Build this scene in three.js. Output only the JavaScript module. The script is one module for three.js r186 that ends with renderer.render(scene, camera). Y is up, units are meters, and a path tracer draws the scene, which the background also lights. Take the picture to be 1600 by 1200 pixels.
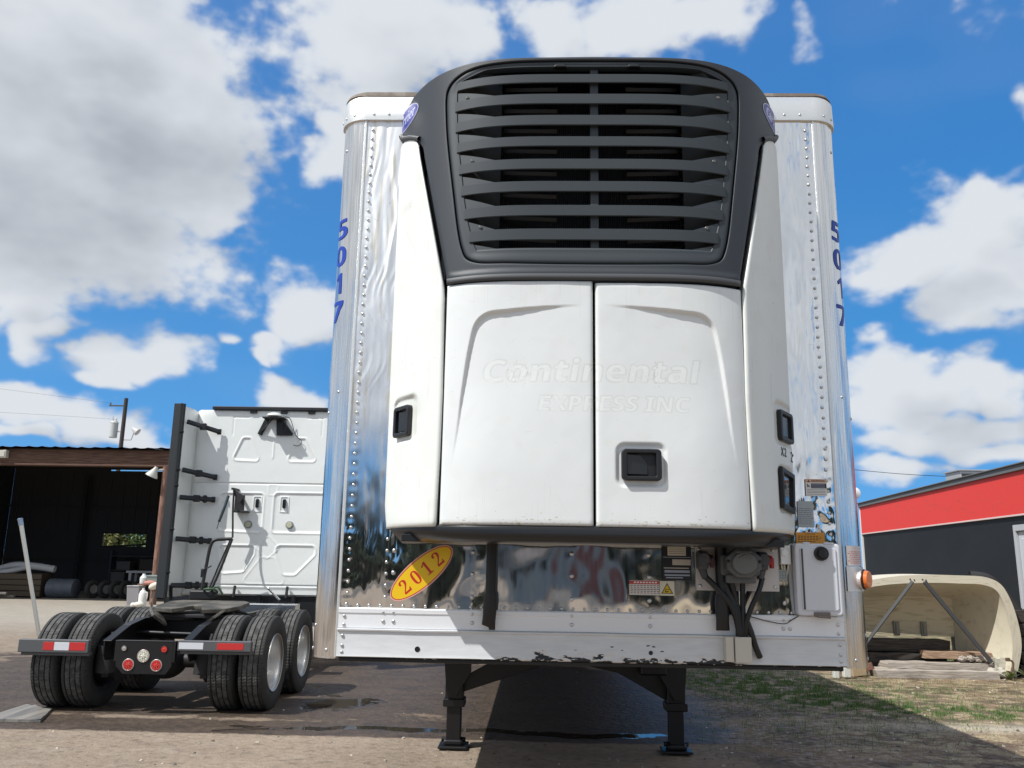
import * as THREE from 'three';
import { RoundedBoxGeometry } from 'three/addons/geometries/RoundedBoxGeometry.js';
import { mergeGeometries, toCreasedNormals } from 'three/addons/utils/BufferGeometryUtils.js';
import { FontLoader } from 'three/addons/loaders/FontLoader.js';
import { TessellateModifier } from 'three/addons/modifiers/TessellateModifier.js';
import { createNoise2D, createNoise3D } from 'simplex-noise';

// ---------------------------------------------------------------- camera, sun, exposure
const scene = new THREE.Scene();
const camera = new THREE.PerspectiveCamera(49.17, 4 / 3, 0.05, 900);
camera.position.set(-0.2601, 1.5121, 4.1544);
camera.rotation.set(0.20976, 0.030052, 0.016602, 'YXZ');
const renderer = new THREE.WebGLRenderer({ antialias: true });
renderer.toneMapping = THREE.LinearToneMapping;
renderer.toneMappingExposure = 1.0;
renderer.shadowMap.enabled = true;
const SUN = new THREE.Vector3(-0.62, 1, 0.43).normalize();
const sun = new THREE.DirectionalLight(new THREE.Color().setRGB(1, 0.985, 0.955), 5.0);
sun.position.copy(SUN).multiplyScalar(60);
sun.castShadow = true; sun.shadow.radius = 1; sun.shadow.mapSize.set(4096, 4096);
Object.assign(sun.shadow.camera, { left: -35, right: 35, top: 35, bottom: -35, near: 1, far: 160 });
scene.add(sun); scene.add(sun.target);

// ---------------------------------------------------------------- random numbers and noise
function seeded(a) { return () => { a |= 0; a = a + 0x6D2B79F5 | 0; let t = Math.imul(a ^ a >>> 15, 1 | a); t = t + Math.imul(t ^ t >>> 7, 61 | t) ^ t; return ((t ^ t >>> 14) >>> 0) / 4294967296; }; }
const rnd = seeded(20121), n2 = createNoise2D(seeded(77)), n3 = createNoise3D(seeded(99));
const fbm2 = (x, y, o = 4) => { let s = 0, a = 0.5; for (let i = 0; i < o; i++) { s += a * n2(x, y); x = x * 2.03 + 7.1; y = y * 2.03 - 3.7; a *= 0.5; } return s; };
const fbm3 = (x, y, z, o = 5) => { let s = 0, a = 0.5; for (let i = 0; i < o; i++) { s += a * n3(x, y, z); x = x * 2.07 + 3.1; y = y * 2.07 + 1.7; z = z * 2.07 - 4.3; a *= 0.52; } return s; };
const clamp = (v, a = 0, b = 1) => v < a ? a : v > b ? b : v;
const ss = (a, b, v) => { const t = clamp((v - a) / (b - a)); return t * t * (3 - 2 * t); };
const mix = (a, b, t) => a + (b - a) * t;
const R = d => d * Math.PI / 180;

// ---------------------------------------------------------------- sky: air and clouds
{
  const W = 4096, H = 2048, data = new Float32Array(W * H * 4);
  // cloud masses: azimuth, elevation, half width, half height (degrees), how grey the mass is
  const C = [[-30.5,25.5,11.5,9.0,0.5],[-24.5,28.5,5.5,6.5,0.2],[-31.1,30.5,14.1,6.2,0.55],[-33.4,23.7,10.1,7.0,0.70],[-26.5,25.2,7.3,5.1,0.60],[-30.3,18.7,10.2,3.5,0.60],[-22.8,21.9,3.5,2.8,0.25],[-33.4,15.8,4.3,2.6,0.30],[-12.3,33.8,7.2,4.4,0.25],[-11.6,30.1,5.2,3.7,0.25],[-7.0,34.2,2.9,2.4,0.10],[-15.1,26.9,2.3,1.6,0.05],[0.8,35.5,5.4,2.4,0.30],[7.6,35.3,6.3,2.4,0.30],[13.2,35.1,3.8,2.0,0.20],[19.6,32.8,1.6,1.3,-0.10],[31.2,27.5,1.6,1.3,-0.10],[28.9,21.1,4.4,3.0,0.10],[25.8,18.9,4.1,2.3,0.35],[29.6,17.2,4.3,3.4,0.40],[23.9,17.6,2.5,1.6,0.20],[28.0,22.8,2.0,1.5,0.00],[23.4,12.1,3.7,1.8,0.05],[26.3,11.1,4.7,1.9,0.15],[24.0,9.7,4.4,1.8,0.45],[28.1,8.6,4.2,1.5,0.35],[24.6,7.7,4.4,1.2,0.30],[22.3,6.0,3.6,1.0,0.35],[28.6,6.9,3.4,0.9,0.30],[-31.5,13.1,2.0,1.1,0.00],[-26.2,12.4,3.1,1.3,0.20],[-22.1,13.6,1.3,0.9,-0.10],[-27.7,11.2,1.2,0.7,0.00],[-15.6,15.7,2.6,2.5,0.15],[-17.6,13.6,2.2,1.1,0.10],[-18.3,12.7,1.5,0.6,0.00],[-16.5,11.2,2.6,1.2,0.10],[-14.8,10.6,1.7,1.1,0.10],[-31.5,8.5,4.2,1.7,0.15],[-33.3,9.4,2.3,1.1,0.05],[-28.9,7.2,3.1,1.0,0.20],[-26.4,7.0,2.4,1.0,0.10],[-32.6,6.5,2.3,0.7,0.20],[-24.2,7.5,1.6,0.6,-0.10],[30.0,10.8,1.5,1.5,0.10]];
  const r2 = seeded(5);
  for (let k = 0; k < 260; k++) {           // the same kind of sky all round
    const az = 44 + r2() * 272, el = 4 + Math.pow(r2(), 1.5) * 55, s = 2.0 + el * 0.16 * (0.5 + r2());
    for (let j = 0; j < 3; j++) C.push([az + (r2() - 0.5) * s * 2.4, el + (r2() - 0.5) * s, s * (0.7 + r2() * 0.9), s * (0.35 + r2() * 0.35), 0.1 + 0.5 * r2()]);
  }
  for (let k = 0; k < 26; k++) C.push([-180 + r2() * 360, 46 + r2() * 38, 9 + r2() * 9, 3 + r2() * 3, 0.3]);
  // cloud masses sorted into columns of 6 degrees so that each ray looks only at its neighbours
  const bins = Array.from({ length: 60 }, () => []);
  for (const c of C) for (let b = 0; b < 60; b++) { let d = Math.abs(((b * 6 + 3 - c[0]) % 360 + 540) % 360 - 180); if (d < c[2] * 1.9 + 4) bins[b].push(c); }
  const body = (az, el) => {
    let f = -1, g = 0, wsum = 1e-6;
    for (const c of bins[Math.floor((((az % 360) + 360) % 360) / 6)]) {
      const dx = (((az - c[0]) % 360 + 540) % 360 - 180) / c[2], dy = (el - c[1]) / c[3]; let q = 1 - (dx * dx + dy * dy); if (c[4] < 0) q = q * 0.85 - 0.55;   // thin wisps
      if (q > -1) { const w = Math.exp(3 * q); g += w * c[4]; wsum += w; if (q > f) f = q + 0.12 * Math.max(0, f); else if (f > 0 && q > 0) f += 0.12 * q; }
    }
    return [f, g / wsum];
  };
  // low: the big billows; the fine octaves only fray the edges
  const field = (az, el, x, y, z) => {
    const wx = n3(x * 5, y * 7, z * 5) * 2.0 + n3(x * 16, y * 20, z * 16) * 0.8, wy = n3(x * 5 + 9, y * 7, z * 5 + 4) * 1.2 + n3(x * 16 + 3, y * 20, z * 16) * 0.6, q = body(az + wx, el + wy);
    if (q[0] < -0.95) return [-1, 0, 0];
    return [q[0] + 0.80 * (1 - 0.55 * ss(0.1, 0.7, q[0])) * fbm3(x * 10, y * 17, z * 10, 3) - 0.13, q[1], 0];
  };
  for (let j = 0; j < H; j++) {
    const el = ((j + 0.5) / H - 0.5) * 180, ce = Math.cos(R(el)), y = Math.sin(R(el));
    const h = clamp(el / 55), skyC = [0.028 + 0.14 * Math.exp(-h * 6), 0.150 + 0.31 * Math.exp(-h * 3.2), 0.44 + 0.44 * Math.exp(-h * 2.4)];
    for (let i = 0; i < W; i++) {
      const o = (j * W + i) * 4; data[o + 3] = 1;
      if (el < 0) { data[o] = 0.16; data[o + 1] = 0.13; data[o + 2] = 0.1; continue; }
      if (i > 0 && j > 0 && ((i | j) & 1)) {      // behind the viewer half the fineness will do
        const q = Math.abs((((i + 0.5) / W * 360 - 180 + 90 + 540) % 360) - 180);
        if (q > 52) { const p = ((j - (j & 1)) * W + i - (i & 1)) * 4; data[o] = data[p]; data[o + 1] = data[p + 1]; data[o + 2] = data[p + 2]; continue; }
      }
      let [r, g, b] = skyC;
      const ph = ((i + 0.5) / W - 0.5) * 2 * Math.PI, x = ce * Math.cos(ph), z = ce * Math.sin(ph), az = Math.atan2(x, -z) * 180 / Math.PI;
      let [f, gr] = field(az, el, x, y, z);
      const veil = 0.035 * ss(0.0, 0.5, 0.5 * n3(x * 3.1, y * 7, z * 3.1) + 0.25 * n3(x * 7, y * 15, z * 7) + ss(-0.9, 0.2, f) * 0.25);
      r = mix(r, 0.56, veil); g = mix(g, 0.62, veil); b = mix(b, 0.74, veil);
      const sunA = Math.acos(clamp(x * SUN.x + y * SUN.y + z * SUN.z, -1, 1)), haze = 1.0 * Math.exp(-sunA / 0.42);    // bright haze round the sun
      r += haze * 0.9; g += haze * 0.88; b += haze * 0.8;
      if (f > -0.9) {
        const d = 0.30 * fbm3(x * 30, y * 46, z * 30, f > 1.0 ? 2 : 5), fe = f + d * 1.9 * (1 - 0.9 * ss(0.1, 0.7, f));
        const a = Math.pow(ss(-0.70, 0.62, fe), 1.6);
        if (a > 0.002) {
          const up = field(az - 2.2, el + 2.4, x - 0.016, y + 0.04, z)[0];        // what stands between here and the sun
          const lit = clamp(0.83 + 0.34 * clamp(f - up, -1, 1) + 0.06 * d + 0.11 * n3(x * 6, y * 10, z * 6) - 0.62 * Math.max(0, gr) * ss(0.15, 1.1, f));
          const k = ss(0.05, 0.95, lit), lo = [0.31, 0.35, 0.41], hi = [0.73, 0.77, 0.82];
          r = mix(r, mix(lo[0], hi[0], k), a); g = mix(g, mix(lo[1], hi[1], k), a); b = mix(b, mix(lo[2], hi[2], k), a);
        }
      }
      data[o] = r; data[o + 1] = g; data[o + 2] = b;
    }
  }
  const sky = new THREE.DataTexture(data, W, H, THREE.RGBAFormat, THREE.FloatType);
  sky.mapping = THREE.EquirectangularReflectionMapping; sky.magFilter = sky.minFilter = THREE.LinearFilter; sky.needsUpdate = true;
  scene.background = sky; scene.environment = sky;
}

// ---------------------------------------------------------------- helpers: naming, grouping
const used = {};
function numbered(name) { const k = used[name] = (used[name] ?? -1) + 1; return k ? `${name}_${String(k).padStart(3, '0')}` : name; }
function tag(o, label, category, group, kind) { if (label) o.userData.label = label; if (category) o.userData.category = category; if (group) o.userData.group = group; if (kind) o.userData.kind = kind; return o; }
function thing(name, label, category, [x, y, z] = [0, 0, 0], turn = 0, group) {
  const o = new THREE.Group(); o.name = numbered(name); o.position.set(x, y, z); o.rotation.y = turn; o.updateMatrix(); scene.add(o);
  return tag(o, label, category, group);
}
// a part: geometry given in world coordinates is moved into its thing's frame; local: true leaves it as it is
function part(name, geo, m, parent, { local = false, label, kind } = {}) {
  let g = Array.isArray(geo) ? merge(geo) : geo;
  if (!local) { let top = parent; while (top.parent && top.parent !== scene) top = top.parent; g = g.clone(); g.applyMatrix4(top.matrix.clone().invert()); }
  const o = new THREE.Mesh(g, m); o.name = name; parent.add(o); return tag(o, label, null, null, kind);
}
function single(name, geo, m, label, category, { at = [0, 0, 0], group, kind } = {}) {   // a thing of one mesh
  const o = new THREE.Mesh(Array.isArray(geo) ? merge(geo) : geo, m); o.name = numbered(name); o.position.set(...at); scene.add(o); return tag(o, label, category, group, kind);
}
function merge(list) {
  return mergeGeometries(list.map(g => {
    const q = g.index ? g.toNonIndexed() : g.clone();
    for (const k of Object.keys(q.attributes)) if (!['position', 'normal', 'uv'].includes(k)) q.deleteAttribute(k);
    if (!q.attributes.normal) q.computeVertexNormals();
    if (!q.attributes.uv) q.setAttribute('uv', new THREE.BufferAttribute(new Float32Array(q.attributes.position.count * 2), 2));
    return q;
  }));
}
// ---------------------------------------------------------------- helpers: geometry
const box = (w, h, d, x, y, z, r = 0.006, rot) => { const g = new RoundedBoxGeometry(w, h, d, 2, Math.min(r, w / 2.1, h / 2.1, d / 2.1)); if (rot) g.applyMatrix4(new THREE.Matrix4().makeRotationFromEuler(new THREE.Euler(...rot))); g.translate(x, y, z); return g; };
const span = (x0, x1, y0, y1, z0, z1, r) => box(Math.abs(x1 - x0), Math.abs(y1 - y0), Math.abs(z1 - z0), (x0 + x1) / 2, (y0 + y1) / 2, (z0 + z1) / 2, r);
const v3 = p => new THREE.Vector3(...p);
function rod(a, b, r0, r1 = r0, n = 14) {
  const A = v3(a), B = v3(b), L = A.distanceTo(B), g = new THREE.CylinderGeometry(r1, r0, L, n);
  g.applyQuaternion(new THREE.Quaternion().setFromUnitVectors(new THREE.Vector3(0, 1, 0), B.clone().sub(A).normalize())); const m = A.add(B).multiplyScalar(0.5); g.translate(m.x, m.y, m.z); return g;
}
const hose = (pts, r, n = 40) => new THREE.TubeGeometry(new THREE.CatmullRomCurve3(pts.map(v3), false, 'catmullrom', 0.5), n, r, 10);
const bar = (a, b, w, d, r = 0.004) => { const A = v3(a), B = v3(b), L = A.distanceTo(B), g = new RoundedBoxGeometry(w, L, d, 2, Math.min(r, w / 2.2, d / 2.2)); g.applyQuaternion(new THREE.Quaternion().setFromUnitVectors(new THREE.Vector3(0, 1, 0), B.clone().sub(A).normalize())); const m = A.add(B).multiplyScalar(0.5); g.translate(m.x, m.y, m.z); return g; };
// surface through rows of points (each row the same count)
function loft(rows, { closed = false, uv, crease } = {}) {
  const n = rows[0].length, P = [], U = [], I = [];
  rows.forEach((row, j) => row.forEach((p, i) => { P.push(...p); U.push(...(uv ? uv(p, i / (n - 1), j / (rows.length - 1)) : [p[0], p[1]])); }));
  for (let j = 0; j + 1 < rows.length; j++) for (let i = 0; i < (closed ? n : n - 1); i++) {
    const a = j * n + i, b = j * n + (i + 1) % n, c = a + n, d = b + n; I.push(a, b, d, a, d, c);
  }
  let g = new THREE.BufferGeometry();
  g.setAttribute('position', new THREE.Float32BufferAttribute(P, 3)); g.setAttribute('uv', new THREE.Float32BufferAttribute(U, 2)); g.setIndex(I); g.computeVertexNormals();
  return crease ? toCreasedNormals(g, crease) : g;
}
function extrude(pts, depth, bevel = 0.003, holes = []) {   // outline in x, y; extruded along +z
  const s = new THREE.Shape(pts.map(p => new THREE.Vector2(...p)));
  for (const h of holes) s.holes.push(new THREE.Path(h.map(p => new THREE.Vector2(...p))));
  return new THREE.ExtrudeGeometry(s, { depth: depth - 2 * bevel, bevelEnabled: bevel > 0, bevelSize: bevel, bevelThickness: bevel, bevelOffset: -bevel, bevelSegments: 2, curveSegments: 12 }).translate(0, 0, bevel);
}
const ring = (cx, cy, rx, ry = rx, n = 28, rot = 0) => Array.from({ length: n }, (_, i) => { const a = i / n * 2 * Math.PI, x = rx * Math.cos(a), y = ry * Math.sin(a); return [cx + x * Math.cos(rot) - y * Math.sin(rot), cy + x * Math.sin(rot) + y * Math.cos(rot)]; });
const rrect = (x0, x1, y0, y1, r, n = 5) => { const o = []; for (const [cx, cy, a0] of [[x1 - r, y1 - r, 0], [x0 + r, y1 - r, 90], [x0 + r, y0 + r, 180], [x1 - r, y0 + r, 270]]) for (let i = 0; i <= n; i++) { const a = R(a0 + 90 * i / n); o.push([cx + r * Math.cos(a), cy + r * Math.sin(a)]); } return o; };
const rivetGeo = new THREE.SphereGeometry(1, 8, 5, 0, 2 * Math.PI, 0, Math.PI / 2).rotateX(Math.PI / 2);
const rivet = (x, y, z, r = 0.0085, ry = 0) => rivetGeo.clone().scale(r, r, r * 0.6).rotateY(ry).translate(x, y, z);
const catmull = (pts, n) => new THREE.CatmullRomCurve3(pts.map(p => new THREE.Vector3(p[0], p[1], 0)), false, 'centripetal').getPoints(n).map(v => [v.x, v.y]);

// ---------------------------------------------------------------- helpers: textures and materials
function dataTex(w, h, fn, srgb = false) {
  const d = new Uint8Array(w * h * 4);
  for (let j = 0; j < h; j++) for (let i = 0; i < w; i++) { const c = fn((i + 0.5) / w, (j + 0.5) / h), o = (j * w + i) * 4; d[o] = clamp(c[0]) * 255; d[o + 1] = clamp(c[1]) * 255; d[o + 2] = clamp(c[2]) * 255; d[o + 3] = 255; }
  const t = new THREE.DataTexture(d, w, h, THREE.RGBAFormat); t.magFilter = THREE.LinearFilter; t.minFilter = THREE.LinearMipmapLinearFilter; t.generateMipmaps = true; t.wrapS = t.wrapT = THREE.RepeatWrapping; if (srgb) t.colorSpace = THREE.SRGBColorSpace; t.needsUpdate = true; return t;
}
function canvasTex(w, h, draw) {
  const c = document.createElement('canvas'); c.width = w; c.height = h; draw(c.getContext('2d'), w, h);
  const t = new THREE.CanvasTexture(c); t.colorSpace = THREE.SRGBColorSpace; t.anisotropy = 8; return t;
}
const toS = v => v <= 0.0031308 ? v * 12.92 : 1.055 * Math.pow(v, 1 / 2.4) - 0.055;
const lin = (r, g, b) => new THREE.Color().setRGB(r, g, b);
const M = (c, roughness = 0.6, metalness = 0, more = {}) => new THREE.MeshStandardMaterial({ color: lin(...c), roughness, metalness, ...more });
const MP = (c, roughness, metalness, more = {}) => new THREE.MeshPhysicalMaterial({ color: lin(...c), roughness, metalness, ...more });
const grainT = dataTex(512, 512, (u, v) => { const n = 0.5 + 0.5 * fbm2(u * 60, v * 60, 4) + (rnd() - 0.5) * 0.25; return [n, n, n]; });
const rep = (t, x, y = x) => { const q = t.clone(); q.repeat.set(x, y); q.needsUpdate = true; return q; };

// scratched, streaked polished metal: roughness in g, colour in its own map; u across, v up
const streakRough = (bias, amp) => dataTex(1024, 1024, (u, v) => {
  const s = fbm2(u * 90, v * 1.6, 4), fine = n2(u * 420, v * 5), patch = fbm2(u * 5, v * 4, 4);
  const g = bias(u, v) + amp * (0.5 * s + 0.25 * fine + 0.45 * patch); return [0, clamp(g, 0.02, 1), 1];
});
const frontRough = streakRough((u, v) => 0.06 + 0.25 * ss(0.26, 0.40, v) * ss(0.26, 0.14, u) + 0.10 * ss(0.13, 0.2, v) * ss(0.26, 0.14, u) + 0.05 * ss(0.8, 0.9, u) * ss(0.2, 0.4, v), 0.05);
const frontColor = dataTex(1024, 1024, (u, v) => {   // grime: runs of dried dirt and dull spots, with edges of their own
  const run = ss(0.46, 0.52, 0.5 + 0.5 * fbm2(u * 60 + 4, v * 3.0, 5) * ss(-0.1, 0.35, fbm2(u * 5 + 2, v * 2.5, 4))), left = ss(0.17, 0.12, u), spot = ss(0.62, 0.66, fbm2(u * 40, v * 40, 3));
  const k = 1 - 0.05 * run - 0.20 * spot, br = left * ss(0.30, 0.36, fbm2(u * 50 + 9, v * 3.5, 5)) * 0.12 * ss(0.3, 0.4, v);
  return [toS(0.82 * k - br * 0.6), toS(0.82 * k - br), toS(0.815 * k - br * 1.7)];
}, true);
const postRough = streakRough(() => 0.16, 0.26);
const postBump = dataTex(1024, 512, (u, v) => { const s = 0.5 + 0.45 * fbm2(u * 60, v * 1.2, 4) + 0.25 * n2(u * 210, v * 3); return [s, s, s]; });
const postColor = dataTex(512, 1024, (u, v) => { const s = 0.5 + 0.5 * fbm2(u * 90, v * 2.5, 5), d = ss(0.45, 0.0, v) * ss(-0.15, 0.5, fbm2(u * 9 + 3, v * 7, 4)) * 0.3, k = 0.80 - 0.13 * ss(0.55, 0.62, s) - d * 0.6; return [toS(k), toS(k * 0.985), toS(k * 0.955)]; }, true);

const mat = {
  chrome: M([1, 1, 1], 1, 1, { map: frontColor, roughnessMap: frontRough }),
  post: M([1, 1, 1], 1, 1, { map: postColor, roughnessMap: postRough, bumpMap: postBump, bumpScale: 0.0007 }),
  rivet: M([0.60, 0.60, 0.595], 0.38, 1),
  aluminium: M([0.66, 0.67, 0.68], 0.42, 0.85, { bumpMap: rep(grainT, 2, 8), bumpScale: 0.0004 }),
  cap: M([0.80, 0.80, 0.78], 0.36, 0.7, { bumpMap: rep(grainT, 1, 1), bumpScale: 0.0006 }),
  white: MP([0.77, 0.775, 0.755], 0.42, 0, { clearcoat: 0.25, clearcoatRoughness: 0.25 }),
  hood: M([0.033, 0.039, 0.047], 0.5, 0, { bumpMap: rep(grainT, 6), bumpScale: 0.0003 }),
  grille: M([0.034, 0.043, 0.051], 0.55),
  black: M([0.009, 0.0095, 0.011], 0.45),
  gloss: M([0.010, 0.011, 0.013], 0.18),
  rubber: M([0.022, 0.022, 0.023], 0.72, 0, { bumpMap: rep(grainT, 4), bumpScale: 0.0008 }),
  hoseBlack: M([0.010, 0.010, 0.011], 0.5),
  frame: M([0.007, 0.007, 0.008], 0.4),
  cabWhite: MP([0.80, 0.82, 0.80], 0.33, 0, { clearcoat: 0.4, clearcoatRoughness: 0.15 }),
  grey: M([0.20, 0.215, 0.22], 0.55),
  darkGrey: M([0.06, 0.062, 0.066], 0.55),
  silver: M([0.75, 0.75, 0.75], 0.25, 1),
  wheelMetal: M([0.72, 0.71, 0.69], 0.38, 0.9, { bumpMap: rep(grainT, 3), bumpScale: 0.0004 }),
  steelDark: M([0.028, 0.028, 0.03], 0.55, 0.2),
  redLens: MP([0.55, 0.02, 0.015], 0.15, 0, { clearcoat: 1 }),
  clearLens: MP([0.62, 0.62, 0.52], 0.18, 0, { clearcoat: 1 }),
  amber: MP([0.75, 0.16, 0.015], 0.2, 0, { clearcoat: 0.8 }),
  tapeRed: M([0.50, 0.03, 0.03], 0.35), tapeWhite: M([0.60, 0.63, 0.67], 0.35),
  cream: M([0.60, 0.56, 0.44], 0.6, 0),
  red: M([0.5, 0.05, 0.05], 0.6),
  boxGrey: M([0.62, 0.64, 0.68], 0.42, 0, { bumpMap: rep(grainT, 2), bumpScale: 0.0006 }),
  plate: M([0.55, 0.53, 0.51], 0.6),
  beige: M([0.55, 0.52, 0.45], 0.55),
  blueNumber: M([0.006, 0.045, 0.36], 0.45),
};
// grease and dust worn surfaces get a mottled map
const mottle = (a, b, f, seed = 0, sz = 512) => dataTex(sz, sz, (u, v) => { const t = ss(-0.35, 0.45, fbm2(u * f + seed, v * f - seed, 5)); return [0, 1, 2].map(k => toS(mix(a[k], b[k], t))); }, true);
const woodMap = (a, b, seed) => dataTex(512, 256, (u, v) => { const w = fbm2(u * 3 + seed, v * 22, 5) + 0.35 * n2(u * 9, v * 120 + seed), t = ss(-0.5, 0.5, w); return [0, 1, 2].map(k => toS(mix(a[k], b[k], t))); }, true);

// ---------------------------------------------------------------- the ground: one function of the place, drawn on sheets
function groundAt(x, z) {          // colour (linear), wetness 0..1, height for relief
  const warp = fbm2(x * 0.35, z * 0.5, 3) * 1.2, wz = 0.10 * n2(x * 0.8, 1.5) + 0.03 * n2(x * 3.1, 4);
  const big = fbm2(x * 0.28 + warp, z * 0.55 + 3, 4), mid = fbm2(x * 1.3 + 20, z * 2.1, 4), fine = fbm2(x * 8, z * 9.5, 5), grit = n2(x * 55, z * 55) * 0.6 + n2(x * 140, z * 140) * 0.4;
  const right = ss(1.0, 1.9, x + 0.35 * mid + 0.2 * big);      // unpaved soil to the right of the trailer
  const near = (cx, cz, rx, rz) => Math.exp(-(((x - cx) / rx) ** 2) - (((z - cz) / rz) ** 2));
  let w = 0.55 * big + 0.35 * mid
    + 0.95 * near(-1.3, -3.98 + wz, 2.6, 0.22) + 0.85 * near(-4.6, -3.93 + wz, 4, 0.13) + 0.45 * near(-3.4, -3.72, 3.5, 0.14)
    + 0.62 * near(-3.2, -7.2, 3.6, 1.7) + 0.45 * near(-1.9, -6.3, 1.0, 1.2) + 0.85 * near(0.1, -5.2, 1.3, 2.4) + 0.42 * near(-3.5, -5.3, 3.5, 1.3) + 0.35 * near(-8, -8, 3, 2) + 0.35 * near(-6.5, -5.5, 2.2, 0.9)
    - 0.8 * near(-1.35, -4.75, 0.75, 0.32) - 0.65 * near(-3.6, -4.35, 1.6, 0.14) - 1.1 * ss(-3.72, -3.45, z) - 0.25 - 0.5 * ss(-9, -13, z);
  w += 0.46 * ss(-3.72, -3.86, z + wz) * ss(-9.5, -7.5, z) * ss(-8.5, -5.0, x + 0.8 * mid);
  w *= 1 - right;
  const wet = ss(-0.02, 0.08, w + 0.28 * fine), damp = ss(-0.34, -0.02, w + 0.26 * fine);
  const water = ss(0.52, 0.60, 1.05 * near(-1.55, -3.97 + wz, 1.7, 0.12) + 0.95 * near(-2.35, -5.3, 0.5, 0.55) + 0.55 * near(-3.4, -6.5, 1.2, 0.8) + 0.95 * near(0.2, -3.97 + wz, 0.8, 0.12) + 0.42 * mid + 0.20 * fine);
  const tone = 1 + 0.22 * fine + 0.12 * grit + 0.16 * big - 0.25 * ss(0.25, 0.45, fbm2(x * 5, z * 6, 3));
  let c = [0.240 * tone, 0.187 * tone, 0.138 * tone];
  const pale = ss(0.1, 0.5, mid) * 0.18; c = c.map((v, k) => mix(v, [0.38, 0.325, 0.265][k], pale));
  c = c.map((v, k) => mix(v, v * [0.55, 0.50, 0.46][k], damp * 0.8));
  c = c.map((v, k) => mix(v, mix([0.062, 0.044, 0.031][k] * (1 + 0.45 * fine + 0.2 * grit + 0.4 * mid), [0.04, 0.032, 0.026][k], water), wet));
  // soil, straw and moss
  if (right > 0.001) {
  const soilT = ss(-0.45, 0.35, fbm2(x * 0.9 + 5, z * 1.1, 4) + 0.35 * fine + 0.03), strawy = ss(1.6, 3.2, x) * ss(0.05, 0.4, fbm2(x * 2.2, z * 3.0 + 9, 4) + 0.3 * grit + 0.08);
  let s = [mix(0.095, 0.215, soilT), mix(0.064, 0.150, soilT), mix(0.042, 0.092, soilT)].map(v => v * (1 + 0.25 * fine + 0.22 * grit));
  s = s.map((v, k) => mix(v, [0.40, 0.325, 0.20][k] * (1 + 0.3 * grit), strawy * 0.75));
  const path = near(4.5, -4.7, 1.6, 0.22); s = s.map((v, k) => mix(v, [0.48, 0.43, 0.34][k] * (1 + 0.15 * grit), 0.7 * path));
  const moss = clamp(greenness(x, z)) * ss(-0.15, 0.3, fbm2(x * 3, z * 4, 4) + 0.25 * grit);
  s = s.map((v, k) => mix(v, [0.060, 0.105, 0.028][k] * (1 + 0.35 * grit), moss * 0.7));
  c = c.map((v, k) => mix(v, s[k], right));
  }
  const far = ss(-11, -17, z) * (1 - right); c = c.map((v, k) => mix(v, [0.33, 0.30, 0.25][k] * (1 + 0.12 * fine + 0.15 * mid), far * 0.75));
  return { c, wet: Math.max(wet * 0.7, water), water: water * (1 - right), h: (0.5 + 0.3 * fine + 0.25 * grit + 0.2 * mid) * (1 - water) + 0.5 * water };
}
function greenness(x, z) {
  const near = (cx, cz, rx, rz) => Math.exp(-(((x - cx) / rx) ** 2) - (((z - cz) / rz) ** 2));
  return 1.15 * near(2.6, -7.6, 1.0, 1.2) + 1.05 * near(3.2, -6.2, 0.8, 0.7) + 1.25 * near(4.9, -5.55, 0.95, 0.42) + 0.5 * near(3.9, -5.7, 0.5, 0.3) + 0.22 * near(4.6, -7.2, 1.4, 0.8) + 0.15 * near(2.4, -4.5, 1.5, 0.8) + 1.2 * ss(-9.6, -10.4, z) * ss(2, 3, x);
}
function groundSheet(name, x0, x1, z0, z1, y, size, bump) {
  const n = size * size, cd = new Uint8Array(n * 4), rd = new Uint8Array(n * 4);
  for (let j = 0; j < size; j++) for (let i = 0; i < size; i++) {
    const q = groundAt(mix(x0, x1, (i + 0.5) / size), mix(z1, z0, (j + 0.5) / size)), o = (j * size + i) * 4;
    for (let k = 0; k < 3; k++) cd[o + k] = clamp(toS(Math.max(0, q.c[k]))) * 255;
    rd[o] = clamp(q.h) * 255; rd[o + 1] = clamp(mix(mix(0.95, 0.46, q.wet) + 0.16 * (q.h - 0.5), 0.035, q.water)) * 255; cd[o + 3] = rd[o + 3] = 255;
  }
  const t = [cd, rd].map(d => { const q = new THREE.DataTexture(d, size, size, THREE.RGBAFormat); q.magFilter = q.minFilter = THREE.LinearFilter; q.needsUpdate = true; return q; });
  t[0].colorSpace = THREE.SRGBColorSpace;
  const g = new THREE.PlaneGeometry(x1 - x0, z1 - z0).rotateX(-Math.PI / 2).translate((x0 + x1) / 2, y, (z0 + z1) / 2);
  const o = new THREE.Mesh(g, M([1, 1, 1], 1, 0, { map: t[0], roughnessMap: t[1], bumpMap: t[1], bumpScale: bump })); o.name = name; o.userData.kind = 'structure'; scene.add(o);
}
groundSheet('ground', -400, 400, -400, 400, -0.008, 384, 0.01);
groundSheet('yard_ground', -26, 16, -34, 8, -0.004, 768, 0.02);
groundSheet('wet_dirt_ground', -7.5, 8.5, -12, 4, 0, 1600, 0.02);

// ================================================================ THE REEFER TRAILER
const trailer = thing('semi_trailer', 'polished stainless steel box semi trailer numbered 5017 standing on black landing gear in the yard', 'trailer', [0, 0, 0]);
const T = (name, geo, m, o = {}) => part(name, geo, m, trailer, { local: true, ...o });
const HW = 1.205, CR = 0.14, Y0 = 1.062, Y1 = 3.86, YT = 4.0, LEN = 14.2;
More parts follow.
